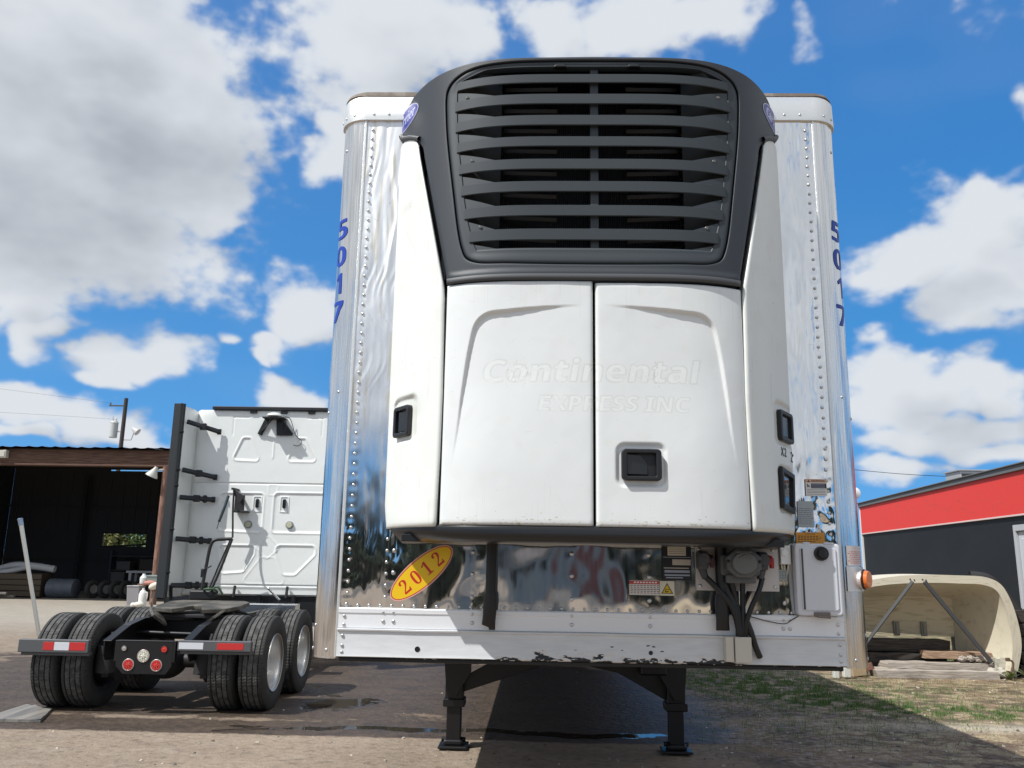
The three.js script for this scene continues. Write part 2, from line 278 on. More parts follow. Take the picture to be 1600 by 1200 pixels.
// polished front sheet, buckled along its rivets
const dentCols = [-0.945, -0.56, -0.082, 0.289, 0.66, 0.93];
function dent(x, y) {
  const low = ss(1.75, 1.6, y); let h = 0.0026 * fbm2(x * 3.1, y * 1.9, 2) + low * 0.0004 * fbm2(x * 4.0 + 8, y * 4.5, 2);
  const side = ss(0.8, 1.1, Math.abs(x)); h += side * (0.0022 * fbm2(x * 8 + 3, y * 2.1, 3) + 0.0006 * n2(x * 24, y * 2.4) + (x < 0 ? 0.0017 * n2(x * 30 + 2 * n2(y * 2.1, 3), y * 1.1) * ss(2.2, 2.7, y) : 0));
  for (let k = 0; k < dentCols.length; k++) for (const [ry, a, rr] of [[1.345, 0.00035, 0.03], [1.455, -0.0005, 0.035], [1.56, 0.00035, 0.03], [1.44, 0.0009, 0.14], [1.55, -0.0004, 0.08]]) { const d = ((x - dentCols[k] - 0.03 * Math.sin(k * 7 + ry * 9)) / rr) ** 2 + ((y - ry) / (rr * 0.8)) ** 2; if (d < 9) h += a * Math.exp(-d) * (k % 2 ? -1 : 1); }
  for (const s of [-1, 1]) { const dx = x - s * 1.165; if (Math.abs(dx) < 0.12) h -= 0.0005 * Math.exp(-((dx / 0.02) ** 2)) * (0.5 + 0.5 * Math.cos((y - 1.3) / 0.052 * 2 * Math.PI)); }
  if (y < 1.36) h -= 0.00012 * Math.exp(-(((y - 1.3) / 0.02) ** 2)) * (0.5 + 0.5 * Math.cos((x + 1.165) / 0.0545 * 2 * Math.PI));
  if (y < 2.1 && x > 1.0) h += 0.007 * Math.exp(-(((x - 1.1) / 0.06) ** 2) - (((y - 1.72) / 0.09) ** 2)) * n2(x * 14, y * 12);
  if (x < -0.95) h += 0.005 * Math.exp(-(((x + 1.03 + 0.02 * Math.sin(y * 9)) / 0.012) ** 2)) * ss(2.7, 3.0, y) * ss(3.75, 3.5, y);
  return h;
}
{
  const rows = [], ny = 330, nx = 300;
  for (let j = 0; j <= ny; j++) { const y = mix(1.283, Y1 + 0.01, j / ny), r = []; for (let i = 0; i <= nx; i++) { const x = mix(-HW, HW, i / nx); r.push([x, y, -0.002 + dent(x, y)]); } rows.push(r); }
  T('front_sheet', loft(rows, { uv: p => [(p[0] + HW) / (2 * HW), (p[1] - 1.283) / (Y1 - 1.283)] }), mat.chrome, { label: 'mirror polished stainless steel front sheet, buckled along its rivets' });
}
const arc = (s, y, r, a0 = 0, a1 = 90, n = 16) => Array.from({ length: n + 1 }, (_, i) => { const a = R(mix(a0, a1, i / n)); return [s * (HW + r * Math.sin(a)), y, -CR + r * Math.cos(a)]; });
for (const s of [-1, 1]) {
  const rows = []; for (let j = 0; j <= 120; j++) { const y = mix(Y0 - 0.01, Y1 + 0.01, j / 120), row = arc(s, y, CR, 0, 90, 20).map((p, i) => { const w = 0.0007 * n2(i * 0.5 + s * 9, y * 1.3) + 0.0012 * fbm2(i * 0.12 + 5 * s, y * 2.2, 3); return [p[0] + s * w, p[1], p[2] + w]; }); if (s > 0) row.reverse(); rows.push(row); }
  T('corner_post', loft(rows, { uv: (p, u) => [u * 0.22 + (s > 0 ? 0.5 : 0), (p[1] - Y0) / 2.8] }), mat.post);
  T('post_seam', [span(s * 1.197, s * 1.211, Y0 - 0.004, Y1, -0.02, 0.005, 0.003)], mat.cap);
  // side wall and its lower rail run back from the post
  T('side_wall', [span(s * (HW + CR - 0.035), s * (HW + CR - 0.001), Y0 + 0.12, YT - 0.06, -LEN, -CR, 0.002)], mat.post);
  T('side_rail', [span(s * (HW + CR - 0.05), s * (HW + CR + 0.004), Y0 - 0.01, Y0 + 0.115, -LEN, -CR - 0.01, 0.004), span(s * (HW + CR - 0.05), s * (HW + CR + 0.006), YT - 0.058, YT + 0.02, -LEN, -CR - 0.01, 0.004)], mat.aluminium);
}
// roof cap: satin aluminium band round the top of the front, with a dark sealed edge
{
  const band = (r, y) => [...arc(-1, y, r, 90, 0, 12), ...arc(1, y, r, 0, 90, 12)];
  T('roof_cap', loft([band(CR - 0.004, Y1 - 0.004), band(CR + 0.012, Y1 - 0.004), band(CR + 0.013, Y1 + 0.004), band(CR + 0.010, YT - 0.012), band(CR + 0.002, YT)], { uv: (p, u, v) => [u * 3, v * 0.15], crease: 0.6 }), mat.cap, { label: 'satin aluminium band round the top of the trailer front' });
  const wob = (r, y, k) => band(r, y).map(p => [p[0], p[1] + 0.006 * n2(p[0] * 4 + k, k), p[2]]);
  T('roof_seal', loft([wob(CR - 0.006, YT - 0.003, 1), wob(CR + 0.006, YT + 0.004, 1), wob(CR - 0.004, YT + 0.028, 2), wob(CR - 0.05, YT + 0.036, 2)], { crease: 0.8 }), M([1, 1, 1], 0.7, 0, { map: mottle([0.13, 0.10, 0.075], [0.22, 0.185, 0.15], 6) }));
  T('roof', [span(-HW - CR + 0.04, HW + CR - 0.04, YT - 0.05, YT + 0.03, -LEN, -0.12, 0.01)], mat.aluminium);
  T('rear_wall', [span(-HW - CR + 0.04, HW + CR - 0.04, Y0, YT - 0.06, -LEN - 0.03, -LEN, 0.004)], mat.aluminium);
  T('underside', [span(-HW - CR + 0.06, HW + CR - 0.06, Y0 - 0.004, Y0 + 0.05, -LEN, -0.1, 0.004), ...Array.from({ length: 22 }, (_, k) => span(-1.28, 1.28, Y0 - 0.10, Y0 - 0.008, -1 - k * 0.6 - 0.05, -1 - k * 0.6, 0.003))], mat.steelDark);
  T('nose_edge', [span(-1.19, 1.19, Y0 - 0.022, Y0 - 0.002, -0.10, -0.002, 0.006)], mat.black);
}
// the two extruded rails across the bottom of the front; paint scraped to black on the lower one
{
  const scrape = canvasTex(2048, 128, (c, w, h) => {
    const im = c.createImageData(w, h);
    for (let j = 0; j < h; j++) for (let i = 0; i < w; i++) {
      const x = mix(-HW, HW, i / w), y = 1 - j / h, o = (j * w + i) * 4;
      const zone = ss(-0.52, -0.30, x) * ss(0.75, 0.5, x), run = fbm2(x * 3.2, 3, 3);
      const e = y - zone * (0.03 + 0.34 * Math.max(0, run + 0.12)) - 0.34 * fbm2(x * 9, y * 3.2, 5) * zone - 0.035;
      const spots = n2(x * 16, y * 5) > 0.80 && y > 0.4 && y < 0.62 && x > -0.15 && x < 0.35;
      const black = e < 0 && fbm2(x * 14 + 3, y * 7, 4) > -0.33 || spots, g = 0.80 + 0.03 * fbm2(x * 5, y * 3, 4) + 0.02 * n2(x * 6, y * 40);
      const v = black ? 0.07 + 0.05 * n2(x * 70, y * 20) : g, rust = (e < 0.10 && e > -0.02 && zone > 0.3) ? 0.05 : 0;
      im.data[o] = v * 251; im.data[o + 1] = (v - rust * 0.5) * 253; im.data[o + 2] = (v - rust) * 255; im.data[o + 3] = 255;
    }
    c.putImageData(im, 0, 0);
  });
  const railUV = (y0, y1) => p => [(p[0] + HW) / (2 * HW), (p[1] - y0) / (y1 - y0)];
  const railRows = prof => prof.map(([y, z]) => Array.from({ length: 61 }, (_, i) => { const x = mix(-1.198, 1.198, i / 60); return [x, y + 0.0012 * n2(x * 2, y), z + 0.0015 * n2(x * 2.4, 7)]; }));
  const railMat = M([0.80, 0.815, 0.835], 0.45, 0.0, { bumpMap: rep(grainT, 6, 1), bumpScale: 0.0004 });
  T('upper_rail', loft(railRows([[1.192, 0.004], [1.196, 0.012], [1.262, 0.012], [1.266, 0.016], [1.284, 0.017], [1.289, 0.012], [1.289, 0.0]]), { crease: 0.5 }), railMat, { label: 'upper grey aluminium rail under the polished sheet' });
  T('lower_rail', loft(railRows([[1.06, -0.01], [1.06, 0.014], [1.066, 0.022], [1.080, 0.018], [1.180, 0.016], [1.184, 0.024], [1.190, 0.025], [1.193, 0.018], [1.193, 0]]), { uv: railUV(1.06, 1.193), crease: 0.5 }), M([1.06, 1.065, 1.065], 0.45, 0, { map: scrape }), { label: 'lower grey aluminium rail with paint scraped to black along its edge' });
}
{ // rivets, bolts and drain holes of the front
  const rv = [];
  for (const s of [-1, 1]) for (let y = 1.305; y < 3.84; y += 0.052) rv.push(rivet(s * 1.165 + s * 0.002 * n2(y * 9, s), y, 0.001 + dent(s * 1.165, y), 0.0082));
  for (let x = -1.165; x < 1.17; x += 0.0545) rv.push(rivet(x, 1.300, 0.002 + dent(x, 1.3), 0.0078));
  for (let x = -1.16; x < 1.17; x += 0.082) rv.push(rivet(x, 3.888, 0.013, 0.007));
  for (const s of [-1, 1]) for (const a of [25, 50, 72]) rv.push(rivet(s * (HW + (CR + 0.013) * Math.sin(R(a))), 3.888, -CR + (CR + 0.013) * Math.cos(R(a)), 0.007, s * R(a)));
  for (const s of [-1, 1]) { for (const y of [1.085, 1.115, 1.16]) rv.push(rivet(s * 1.172, y, 0.018, 0.0085)); for (const y of [1.21, 1.25]) rv.push(rivet(s * 1.17, y, 0.013, 0.0085)); for (const [a, y] of [[28, 2.35], [60, 1.2], [20, 1.09], [75, 1.09], [50, 3.7], [62, 2.25]]) rv.push(rivet(s * (HW + CR * Math.sin(R(a))), y, -CR + CR * Math.cos(R(a)), 0.009, s * R(a))); }
  for (const x of [-0.982, -0.933, -0.557, -0.082, 0.289, 0.915, 0.945]) for (const y of [1.228, 1.27]) rv.push(rivet(x, y, 0.013, 0.0095));
  for (const x of dentCols) for (const y of [1.345, 1.455, 1.56]) rv.push(rivet(x, y, 0.002 + dent(x, y), 0.011));
  for (const x of [-0.98, -0.945]) for (let y = 1.34; y < 1.66; y += 0.055) if (x < -0.97) rv.push(rivet(x, y, 0.001 + dent(x, y), 0.0085));
  T('rivet', rv, mat.rivet, { kind: 'stuff' });
  for (const [x, y, q] of [[-0.812, 1.104, 0.013], [0.289, 1.108, 0.010]]) T('drain_hole', rod([x, y, 0.012], [x, y, 0.0192], q), mat.gloss);
}
// numerals 5 0 1 7 in blue down each corner post
{
  const font = await new FontLoader().loadAsync('fonts/droid/droid_sans_bold.typeface.json');
  const tess = new TessellateModifier(0.012, 6);
  for (const s of [-1, 1]) '5017'.split('').forEach((ch, k) => {
    let g = new THREE.ShapeGeometry(font.generateShapes(ch, 0.152), 8); g = tess.modify(g.index ? g.toNonIndexed() : g); g.computeBoundingBox();
    const bb = g.boundingBox, cx = (bb.min.x + bb.max.x) / 2, y0 = 3.187 - k * 0.1535, kx = (ch === '1' ? 0.056 : 0.098) / (bb.max.x - bb.min.x), ky = 0.113 / (bb.max.y - bb.min.y), p = g.attributes.position;
    for (let i = 0; i < p.count; i++) { const a = R(s * 49) + (p.getX(i) - cx) * kx / CR, r = CR + 0.0022; p.setXYZ(i, s * HW + r * Math.sin(a), y0 + (p.getY(i) - bb.min.y) * ky, -CR + r * Math.cos(a)); }
    g.computeVertexNormals(); T('numeral', g, mat.blueNumber);
  });
}
// landing gear
for (const s of [-1, 1]) {
  const x = s * 0.92, z = -3.27;
  const leg = T('landing_leg', [span(x - 0.075, x + 0.075, 0.36, Y0 - 0.02, z - 0.075, z + 0.075, 0.012), span(x - 0.09, x + 0.09, 0.335, 0.40, z - 0.09, z + 0.09, 0.01), span(x - 0.06, x + 0.06, 0.05, 0.36, z - 0.06, z + 0.06, 0.01),
    extrude([[-0.11 * s, 0.98], [0.14 * s, 0.98], [0.14 * s, 0.62], [0.02 * s, 0.42], [-0.06 * s, 0.42]].map(p => [x - p[0], p[1]]), 0.02, 0.002).translate(0, 0, z + 0.085)], mat.frame);
  part('foot', [span(x - 0.12, x + 0.12, 0.012, 0.034, z - 0.12, z + 0.12, 0.008), box(0.16, 0.05, 0.16, x, 0.055, z, 0.02), rod([x - 0.1, 0.07, z], [x + 0.1, 0.07, z], 0.018)], mat.frame, leg, { local: true });
}
T('landing_gear_brace', [extrude([[-0.86, 0.44], [-0.86, 0.56], [-0.30, 0.86], [0.30, 0.86], [0.86, 0.60], [0.86, 0.40], [0.45, 0.62], [0.05, 0.70], [-0.2, 0.66]], 0.03, 0.004).translate(0, 0, -3.30), span(-0.86, 0.86, 0.84, 0.98, -3.36, -3.22, 0.01), rod([-0.9, 0.80, -3.17], [0.9, 0.80, -3.17], 0.024)], mat.frame, { label: 'black brace spreading between the two landing legs' });
for (const s of [-1, 1]) T('rear_stay', bar([s * 0.92, 0.5, -3.2], [s * 0.92, 0.98, -4.4], 0.05, 0.04), mat.frame);
T('gear_box', span(0.62, 0.84, 0.62, 0.88, -3.22, -3.12, 0.02), mat.frame);

// drain hoses with flattened black ends
for (const [x, y0, y1, k] of [[-0.466, 1.60, 1.213, 1], [0.622, 1.60, 1.218, 0]]) {
  const g = [rod([x, y0, 0.055], [x - 0.002 * k, y1 + 0.15, 0.05], 0.026, 0.026, 16)];
  const rows = [[y1 + 0.16, 0.028, 0.028], [y1 + 0.12, 0.034, 0.03], [y1 + 0.04, 0.030, 0.020], [y1, 0.032, 0.008], [y1, 0.003, 0.003]].map(([y, a, b]) => Array.from({ length: 20 }, (_, i) => { const t = i / 20 * 2 * Math.PI; return [x - 0.006 * k * (y1 + 0.16 - y) * 10 + a * Math.cos(t), y - 0.012 * Math.cos(t) * k * (y < y1 + 0.05 ? 1 : 0), 0.052 + b * Math.sin(t)]; }));
  g.push(loft(rows, { closed: true })); T('drain_hose', g, mat.hoseBlack);
}
// electrical socket plate, couplings and hoses
{
  const pl = T('connector_plate', [span(0.512, 0.905, 1.398, 1.605, 0.004, 0.014, 0.003)], mat.plate, { label: 'pale plate carrying the socket and the air couplings' });
  part('bolt', [[0.53, 1.418], [0.885, 1.418], [0.53, 1.59], [0.88, 1.59]].map(p => rivet(p[0], p[1], 0.014, 0.010)), mat.rivet, pl, { local: true, kind: 'stuff' });
  const oct = Array.from({ length: 8 }, (_, i) => { const a = R(22.5 + 45 * i); return [0.714 + 0.088 * Math.cos(a), 1.528 + 0.072 * Math.sin(a)]; });
  const so = T('electric_socket', [extrude(rrect(0.615, 0.80, 1.47, 1.565, 0.015), 0.07, 0.006).translate(0, 0, 0.014), extrude(oct, 0.055, 0.008).translate(0, 0, 0.08), extrude(rrect(0.635, 0.775, 1.435, 1.475, 0.01), 0.085, 0.006).translate(0, 0, 0.014)], M([0.095, 0.10, 0.10], 0.55), { label: 'grey eight sided electric socket with a hinged lid' });
  part('socket_lid', [extrude(ring(0.714, 1.528, 0.058, 0.05, 28), 0.016, 0.005).translate(0, 0, 0.134), box(0.07, 0.012, 0.012, 0.714, 1.578, 0.14), hose([[0.69, 1.55, 0.15], [0.714, 1.562, 0.156], [0.745, 1.545, 0.15]], 0.004, 14)], M([0.14, 0.145, 0.14], 0.5), so, { local: true });
  for (const x of [0.64, 0.787]) part('lid_bolt', rivet(x, 1.535, 0.136, 0.008), mat.black, so, { local: true });
  for (const [x, red] of [[0.535, 0], [0.815, 1]]) {
    const c = T('air_coupling', [box(0.05, 0.085, 0.07, x, 1.538, 0.05, 0.012), rod([x, 1.50, 0.05], [x + (red ? -0.012 : 0.012), 1.455, 0.06], 0.02, 0.016), rod([x, 1.545, 0.05], [x, 1.545, 0.105], 0.026)], mat.darkGrey);
    part('coupling_seal', [rod([x + 0.02, 1.545, 0.06], [x + 0.044, 1.54, 0.07], 0.026, 0.022), box(0.018, 0.05, 0.03, x + 0.044, 1.53, 0.065, 0.006)], red ? M([0.30, 0.02, 0.02], 0.4) : M([0.05, 0.015, 0.02], 0.4), c, { local: true });
  }
  const hs = [[[0.545, 1.465, 0.06], [0.60, 1.405, 0.075], [0.66, 1.33, 0.07], [0.69, 1.25, 0.06], [0.695, 1.17, 0.05]], [[0.665, 1.44, 0.07], [0.685, 1.36, 0.06], [0.70, 1.26, 0.06], [0.705, 1.17, 0.05]], [[0.72, 1.44, 0.06], [0.718, 1.34, 0.055], [0.716, 1.25, 0.06], [0.716, 1.17, 0.05]], [[0.815, 1.462, 0.06], [0.79, 1.40, 0.075], [0.755, 1.33, 0.075], [0.73, 1.26, 0.07], [0.727, 1.17, 0.05]], [[0.63, 1.60, 0.05], [0.63, 1.5, 0.05], [0.64, 1.41, 0.06], [0.675, 1.33, 0.06], [0.70, 1.22, 0.055], [0.70, 1.17, 0.05]], [[0.722, 1.29, 0.055], [0.748, 1.22, 0.06], [0.77, 1.15, 0.05], [0.794, 1.10, 0.03]]];
  hs.forEach((p, k) => T('air_line', hose(p, [0.014, 0.013, 0.013, 0.012, 0.019, 0.014][k]), mat.hoseBlack));
  T('cable_box', [span(0.628, 0.666, 1.08, 1.192, 0.018, 0.075, 0.004), span(0.67, 0.745, 1.078, 1.192, 0.018, 0.085, 0.004)], mat.beige, { label: 'small beige steel cable box at the foot of the black lines' });
  T('lock_wire', hose([[0.745, 1.285, 0.02], [0.84, 1.262, 0.02], [0.915, 1.252, 0.026], [0.95, 1.268, 0.022], [0.985, 1.288, 0.02]], 0.0022), mat.black);
  T('hasp', [box(0.05, 0.09, 0.012, 0.94, 1.57, 0.014, 0.004), rod([0.935, 1.58, 0.014], [0.935, 1.58, 0.028], 0.016)], mat.cap);
}
// document box
{
  const b = T('document_box', [extrude(rrect(0.974, 1.187, 1.292, 1.625, 0.018), 0.050, 0.008).translate(0, 0, 0.004), extrude(rrect(0.996, 1.166, 1.315, 1.607, 0.014), 0.008, 0.004).translate(0, 0, 0.0525)], mat.boxGrey, { label: 'pale grey lidded document box with a round black knob' });
  part('knob', [rod([1.094, 1.578, 0.06], [1.094, 1.578, 0.078], 0.034, 0.032, 24), rod([1.094, 1.578, 0.078], [1.094, 1.578, 0.092], 0.024, 0.020, 24)], mat.black, b, { local: true });
  for (const [x, w] of [[1.03, 0.035], [1.135, 0.05]]) part('hinge', box(w, 0.012, 0.012, x, 1.625, 0.050), mat.boxGrey, b, { local: true });
  part('latch', [box(0.075, 0.022, 0.014, 1.085, 1.298, 0.056, 0.004), rod([1.06, 1.29, 0.064], [1.12, 1.286, 0.064], 0.006)], M([1, 1, 1], 0.7, 0.3, { map: mottle([0.10, 0.07, 0.05], [0.35, 0.32, 0.30], 40, 3, 128) }), b, { local: true });
  part('guide_strip', [span(1.001, 1.009, 1.32, 1.60, 0.0595, 0.0645, 0.002)], mat.darkGrey, b, { local: true });
}
// amber side marker on a bracket round the right post, stickers
{
  const bend = (a0, a1, y0, y1, r) => loft([y0, y1].map(y => arc(1, y, r, a1, a0, 10)).map(r_ => r_), { uv: (p, u, v) => [u, v] });
  T('marker_bracket', [bend(10, 78, 1.405, 1.52, CR + 0.006), rod([1.300, 1.46, -0.055], [1.324, 1.46, -0.037], 0.042, 0.042, 28)], mat.cap);
  T('amber_marker_lamp', [rod([1.322, 1.461, -0.036], [1.343, 1.461, -0.018], 0.045, 0.039, 28)], mat.amber);
  T('lamp_gasket', new THREE.TorusGeometry(0.043, 0.006, 8, 28).rotateY(R(54)).translate(1.325, 1.461, -0.034), mat.black);
  const smallPrint = (bg, ink, rows, head) => canvasTex(256, 256, (c, w, h) => { c.fillStyle = bg; c.fillRect(0, 0, w, h); if (head) { c.fillStyle = head; c.fillRect(0, 0, w, h * 0.2); } c.fillStyle = ink; for (let k = 0; k < rows; k++) { let x = 14; const y = h * (0.28 + 0.66 * k / rows); while (x < w - 40) { const L = 10 + ((k * 37 + x * 13) % 34); c.fillRect(x, y, Math.min(L, w - 14 - x), h * 0.28 / rows); x += L + 8; } } });
  const stick = (x0, x1, y0, y1, tex, label, tilt = 0) => { const g = extrude([[x0, y0], [x1, y0], [x1, y1], [x0, y1]], 0.0016, 0); const p = g.attributes.position, u = g.attributes.uv; for (let i = 0; i < p.count; i++) { u.setXY(i, (p.getX(i) - x0) / (x1 - x0), (p.getY(i) - y0) / (y1 - y0)); } g.translate(0, 0, 0.006); if (tilt) g.translate(-(x0 + x1) / 2, -(y0 + y1) / 2, 0).rotateZ(tilt).translate((x0 + x1) / 2, (y0 + y1) / 2, 0); return T('sticker', g, M([1, 1, 1], 0.5, 0, { map: tex }), { label }); };
  T('sticker', bend(12, 60, 1.525, 1.618, CR + 0.004), M([1, 1, 1], 0.5, 0, { map: smallPrint('#cfc6c2', '#b56a68', 7) }), { label: 'white sticker with faded red print on the right corner post' });
  stick(1.057, 1.159, 1.854, 1.936, canvasTex(256, 208, (c) => { c.fillStyle = '#d5d5d2'; c.fillRect(0, 0, 256, 208); c.fillStyle = '#c9a189'; c.fillRect(0, 0, 256, 44); c.fillStyle = '#3a2a22'; c.font = 'bold 34px sans-serif'; c.fillText('WARNING', 70, 35); c.beginPath(); c.moveTo(38, 8); c.lineTo(54, 38); c.lineTo(22, 38); c.fill(); c.fillStyle = '#20242c'; c.fillRect(66, 54, 186, 60); c.fillStyle = '#aab'; for (const y of [64, 82, 98]) c.fillRect(76, y, 160, 5); c.fillStyle = '#333'; c.fillRect(18, 60, 12, 40); c.fillRect(34, 76, 14, 24); for (const y of [130, 148, 166, 186]) c.fillRect(14, y, 222, 4); }), 'white warning sticker with a tan heading beside the unit');
  stick(1.013, 1.088, 1.704, 1.828, smallPrint('#9fa7ab', '#667078', 9), 'faded grey instruction sticker beside the unit');
  stick(0.998, 1.134, 1.626, 1.678, canvasTex(340, 130, (c) => { c.fillStyle = '#c4872a'; c.fillRect(0, 0, 340, 130); c.fillStyle = '#5e3d12'; c.font = 'bold 26px sans-serif'; c.fillText('CAUTION', 110, 26); for (const [y, l] of [[40, 260], [60, 280], [80, 240], [104, 210]]) for (let x = 20; x < l; x += 36) c.fillRect(x, y, 28, 10); }), 'orange caution sticker above the document box');
  stick(0.194, 0.337, 1.371, 1.439, canvasTex(400, 190, (c) => { c.fillStyle = '#d8d2cc'; c.fillRect(0, 0, 400, 190); c.fillStyle = '#b5453f'; c.fillRect(0, 4, 400, 44); c.fillStyle = '#f0e6e2'; for (let x = 60; x < 380; x += 40) c.fillRect(x, 16, 28, 18); c.fillStyle = '#4a4038'; for (const y of [62, 86, 110, 134, 158]) for (let x = 14; x < 380; x += 44) c.fillRect(x, y, 24 + (x * 7 + y) % 14, 9); }), 'white sticker with a red heading');
  stick(0.339, 0.408, 1.370, 1.438, canvasTex(200, 200, (c) => { c.fillStyle = '#d6d2bc'; c.fillRect(0, 0, 200, 200); c.fillStyle = '#1a1710'; c.beginPath(); c.moveTo(100, 24); c.lineTo(182, 172); c.lineTo(18, 172); c.fill(); c.fillStyle = '#d9b616'; c.beginPath(); c.moveTo(100, 46); c.lineTo(164, 162); c.lineTo(36, 162); c.fill(); c.strokeStyle = '#1a1710'; c.lineWidth = 9; c.beginPath(); c.arc(92, 132, 18, 0.5, 5.2); c.stroke(); c.fillStyle = '#1a1710'; c.fillRect(104, 112, 30, 10); c.fillRect(70, 138, 52, 10); }), 'pale sticker with a yellow warning triangle');
  stick(0.352, 0.492, 1.443, 1.606, canvasTex(256, 300, (c) => { c.fillStyle = '#111318'; c.fillRect(0, 0, 256, 300); c.fillStyle = '#c9c3b6'; c.fillRect(50, 8, 160, 80); c.fillStyle = '#55504a'; for (const y of [20, 36, 52, 68]) c.fillRect(60, y, 140, 3); c.fillStyle = '#bcb6aa'; c.fillRect(90, 120, 160, 50); c.fillRect(14, 192, 220, 8); c.fillStyle = '#9aa2b0'; c.fillRect(20, 214, 220, 22); c.fillRect(20, 250, 220, 14); c.fillRect(30, 274, 150, 10); c.fillRect(10, 100, 240, 5); }), 'black and white data plate under the unit');
  stick(0.905, 0.945, 1.45, 1.50, canvasTex(64, 80, c => { c.fillStyle = '#9aa0a0'; c.fillRect(0, 0, 64, 80); c.strokeStyle = '#5a6060'; c.lineWidth = 3; c.strokeRect(12, 14, 40, 48); c.beginPath(); c.moveTo(12, 40); c.lineTo(52, 40); c.moveTo(32, 14); c.lineTo(32, 62); c.stroke(); }), 'small grey sticker beside the socket plate');
  // the oval year sticker
  const oval = ring(0, 0, 0.187, 0.070, 48), g = extrude(oval, 0.0016, 0), p = g.attributes.position, u = g.attributes.uv;
  for (let i = 0; i < p.count; i++) u.setXY(i, p.getX(i) / 0.376 + 0.5, p.getY(i) / 0.142 + 0.5);
  g.rotateZ(R(41)).translate(-0.807, 1.457, 0.008);
  T('year_sticker', g, M([1, 1, 1], 0.45, 0, { map: canvasTex(752, 284, (c, w, h) => { c.fillStyle = '#e3a9a0'; c.fillRect(0, 0, w, h); c.fillStyle = '#b3352e'; c.beginPath(); c.ellipse(w / 2, h / 2, 364, 130, 0, 0, 7); c.fill(); c.fillStyle = '#f0c417'; c.beginPath(); c.ellipse(w / 2, h / 2, 355, 121, 0, 0, 7); c.fill(); c.fillStyle = '#c22a1d'; c.font = 'bold 188px serif'; c.textAlign = 'center'; c.fillText('2 0 1 2', w / 2, h / 2 + 64, 500); }) }), { label: 'yellow oval sticker reading 2012 in red' });
}

// ================================================================ THE REFRIGERATION UNIT
const unit = thing('refrigeration_unit', 'white and charcoal refrigeration unit with a louvred grille on the trailer front', 'refrigeration unit', [0, 1.6, 0]);
const U = (name, geo, m, o = {}) => part(name, geo, m, unit, o);
const zc = x => 0.45 * (1 - Math.pow(Math.min(Math.abs(x), 1.03), 4.4));
const drop = (d, r) => d >= r ? 0 : r - Math.sqrt(Math.max(0, r * r - (r - d) ** 2));
const edgeT = n => { const e = [0, 0.004, 0.012, 0.025, 0.045]; return [...e, ...Array.from({ length: n - 1 }, (_, i) => mix(0.045, 0.955, (i + 1) / n)), ...e.map(v => 1 - v).reverse()]; };
// a panel laid on the curved front: borders xl(y), xr(y), rounded edges, relief(x, y)
function panel(xl, xr, y0, y1, nx, ny, { off = 0, r = 0.014, relief, depth = 0.05, topOf } = {}) {
  const us = edgeT(nx), vs = edgeT(ny), rows = [];
  for (const v of vs) { const row = []; for (const u of us) {
    let y = mix(y0, y1, v); const a = xl(y), b = xr(y), x = mix(a, b, u); if (topOf) y = mix(y0, topOf(x), v);
    const dx = Math.max(0, r - Math.min(u, 1 - u) * Math.abs(b - a)), dy = Math.max(0, r - Math.min(v, 1 - v) * (y1 - y0)), d = r - Math.min(r, Math.hypot(dx, dy));
    row.push([x, y, zc(x) + off - drop(d, r) + (relief ? relief(x, y) : 0)]);
  } rows.push(row); }
  const back = (row, k) => row.map(p => [p[0], p[1], p[2] - depth]);
  const all = [back(rows[0]), ...rows, back(rows[rows.length - 1])].map(row => [[row[0][0], row[0][1], row[0][2] - depth], ...row, [row[row.length - 1][0], row[row.length - 1][1], row[row.length - 1][2] - depth]]);
  return loft(all, { uv: p => [(p[0] + 0.75) / 1.5, (p[1] - 1.65) / 1.15] });
}
// swept recess pressed into each door: distance and place along the outline
function recess(path) {
  const pts = catmull(path, 60);
  return (x, y) => {
    let best = 9, t = 0, sgn = 1;
    for (let i = 0; i + 1 < pts.length; i++) { const [ax, ay] = pts[i], [bx, by] = pts[i + 1], ex = bx - ax, ey = by - ay, q = clamp(((x - ax) * ex + (y - ay) * ey) / (ex * ex + ey * ey)), d = Math.hypot(x - ax - q * ex, y - ay - q * ey); if (d < best) { best = d; t = (i + q) / (pts.length - 1); sgn = Math.sign(ex * (y - ay) - ey * (x - ax)); } }
    if (sgn > 0) return 0;
    const k = ss(1.90, 2.42, y) * ss(-0.03, -0.42, x), w = 0.005 + 0.009 * k;
    return -0.017 * k * ss(0, w, best);
  };
}
const recL = recess([[-0.645, 1.93], [-0.622, 2.10], [-0.605, 2.28], [-0.575, 2.50], [-0.548, 2.60], [-0.50, 2.642], [-0.40, 2.656], [-0.25, 2.668], [-0.06, 2.678]]);
const hollow = (x0, x1, y0, y1, r, d, w = 0.014) => (x, y) => { const qx = Math.abs(x - (x0 + x1) / 2) - (x1 - x0) / 2 + r, qy = Math.abs(y - (y0 + y1) / 2) - (y1 - y0) / 2 + r, sd = Math.hypot(Math.max(qx, 0), Math.max(qy, 0)) + Math.min(Math.max(qx, qy), 0) - r; return -d * ss(w, 0, sd + w / 2); };
const doorLatchHollow = hollow(0.098, 0.312, 1.850, 2.036, 0.035, 0.012, 0.018);
const ding = (x, y) => 0.0016 * fbm2(x * 2.6 + 4, y * 2.2, 3);
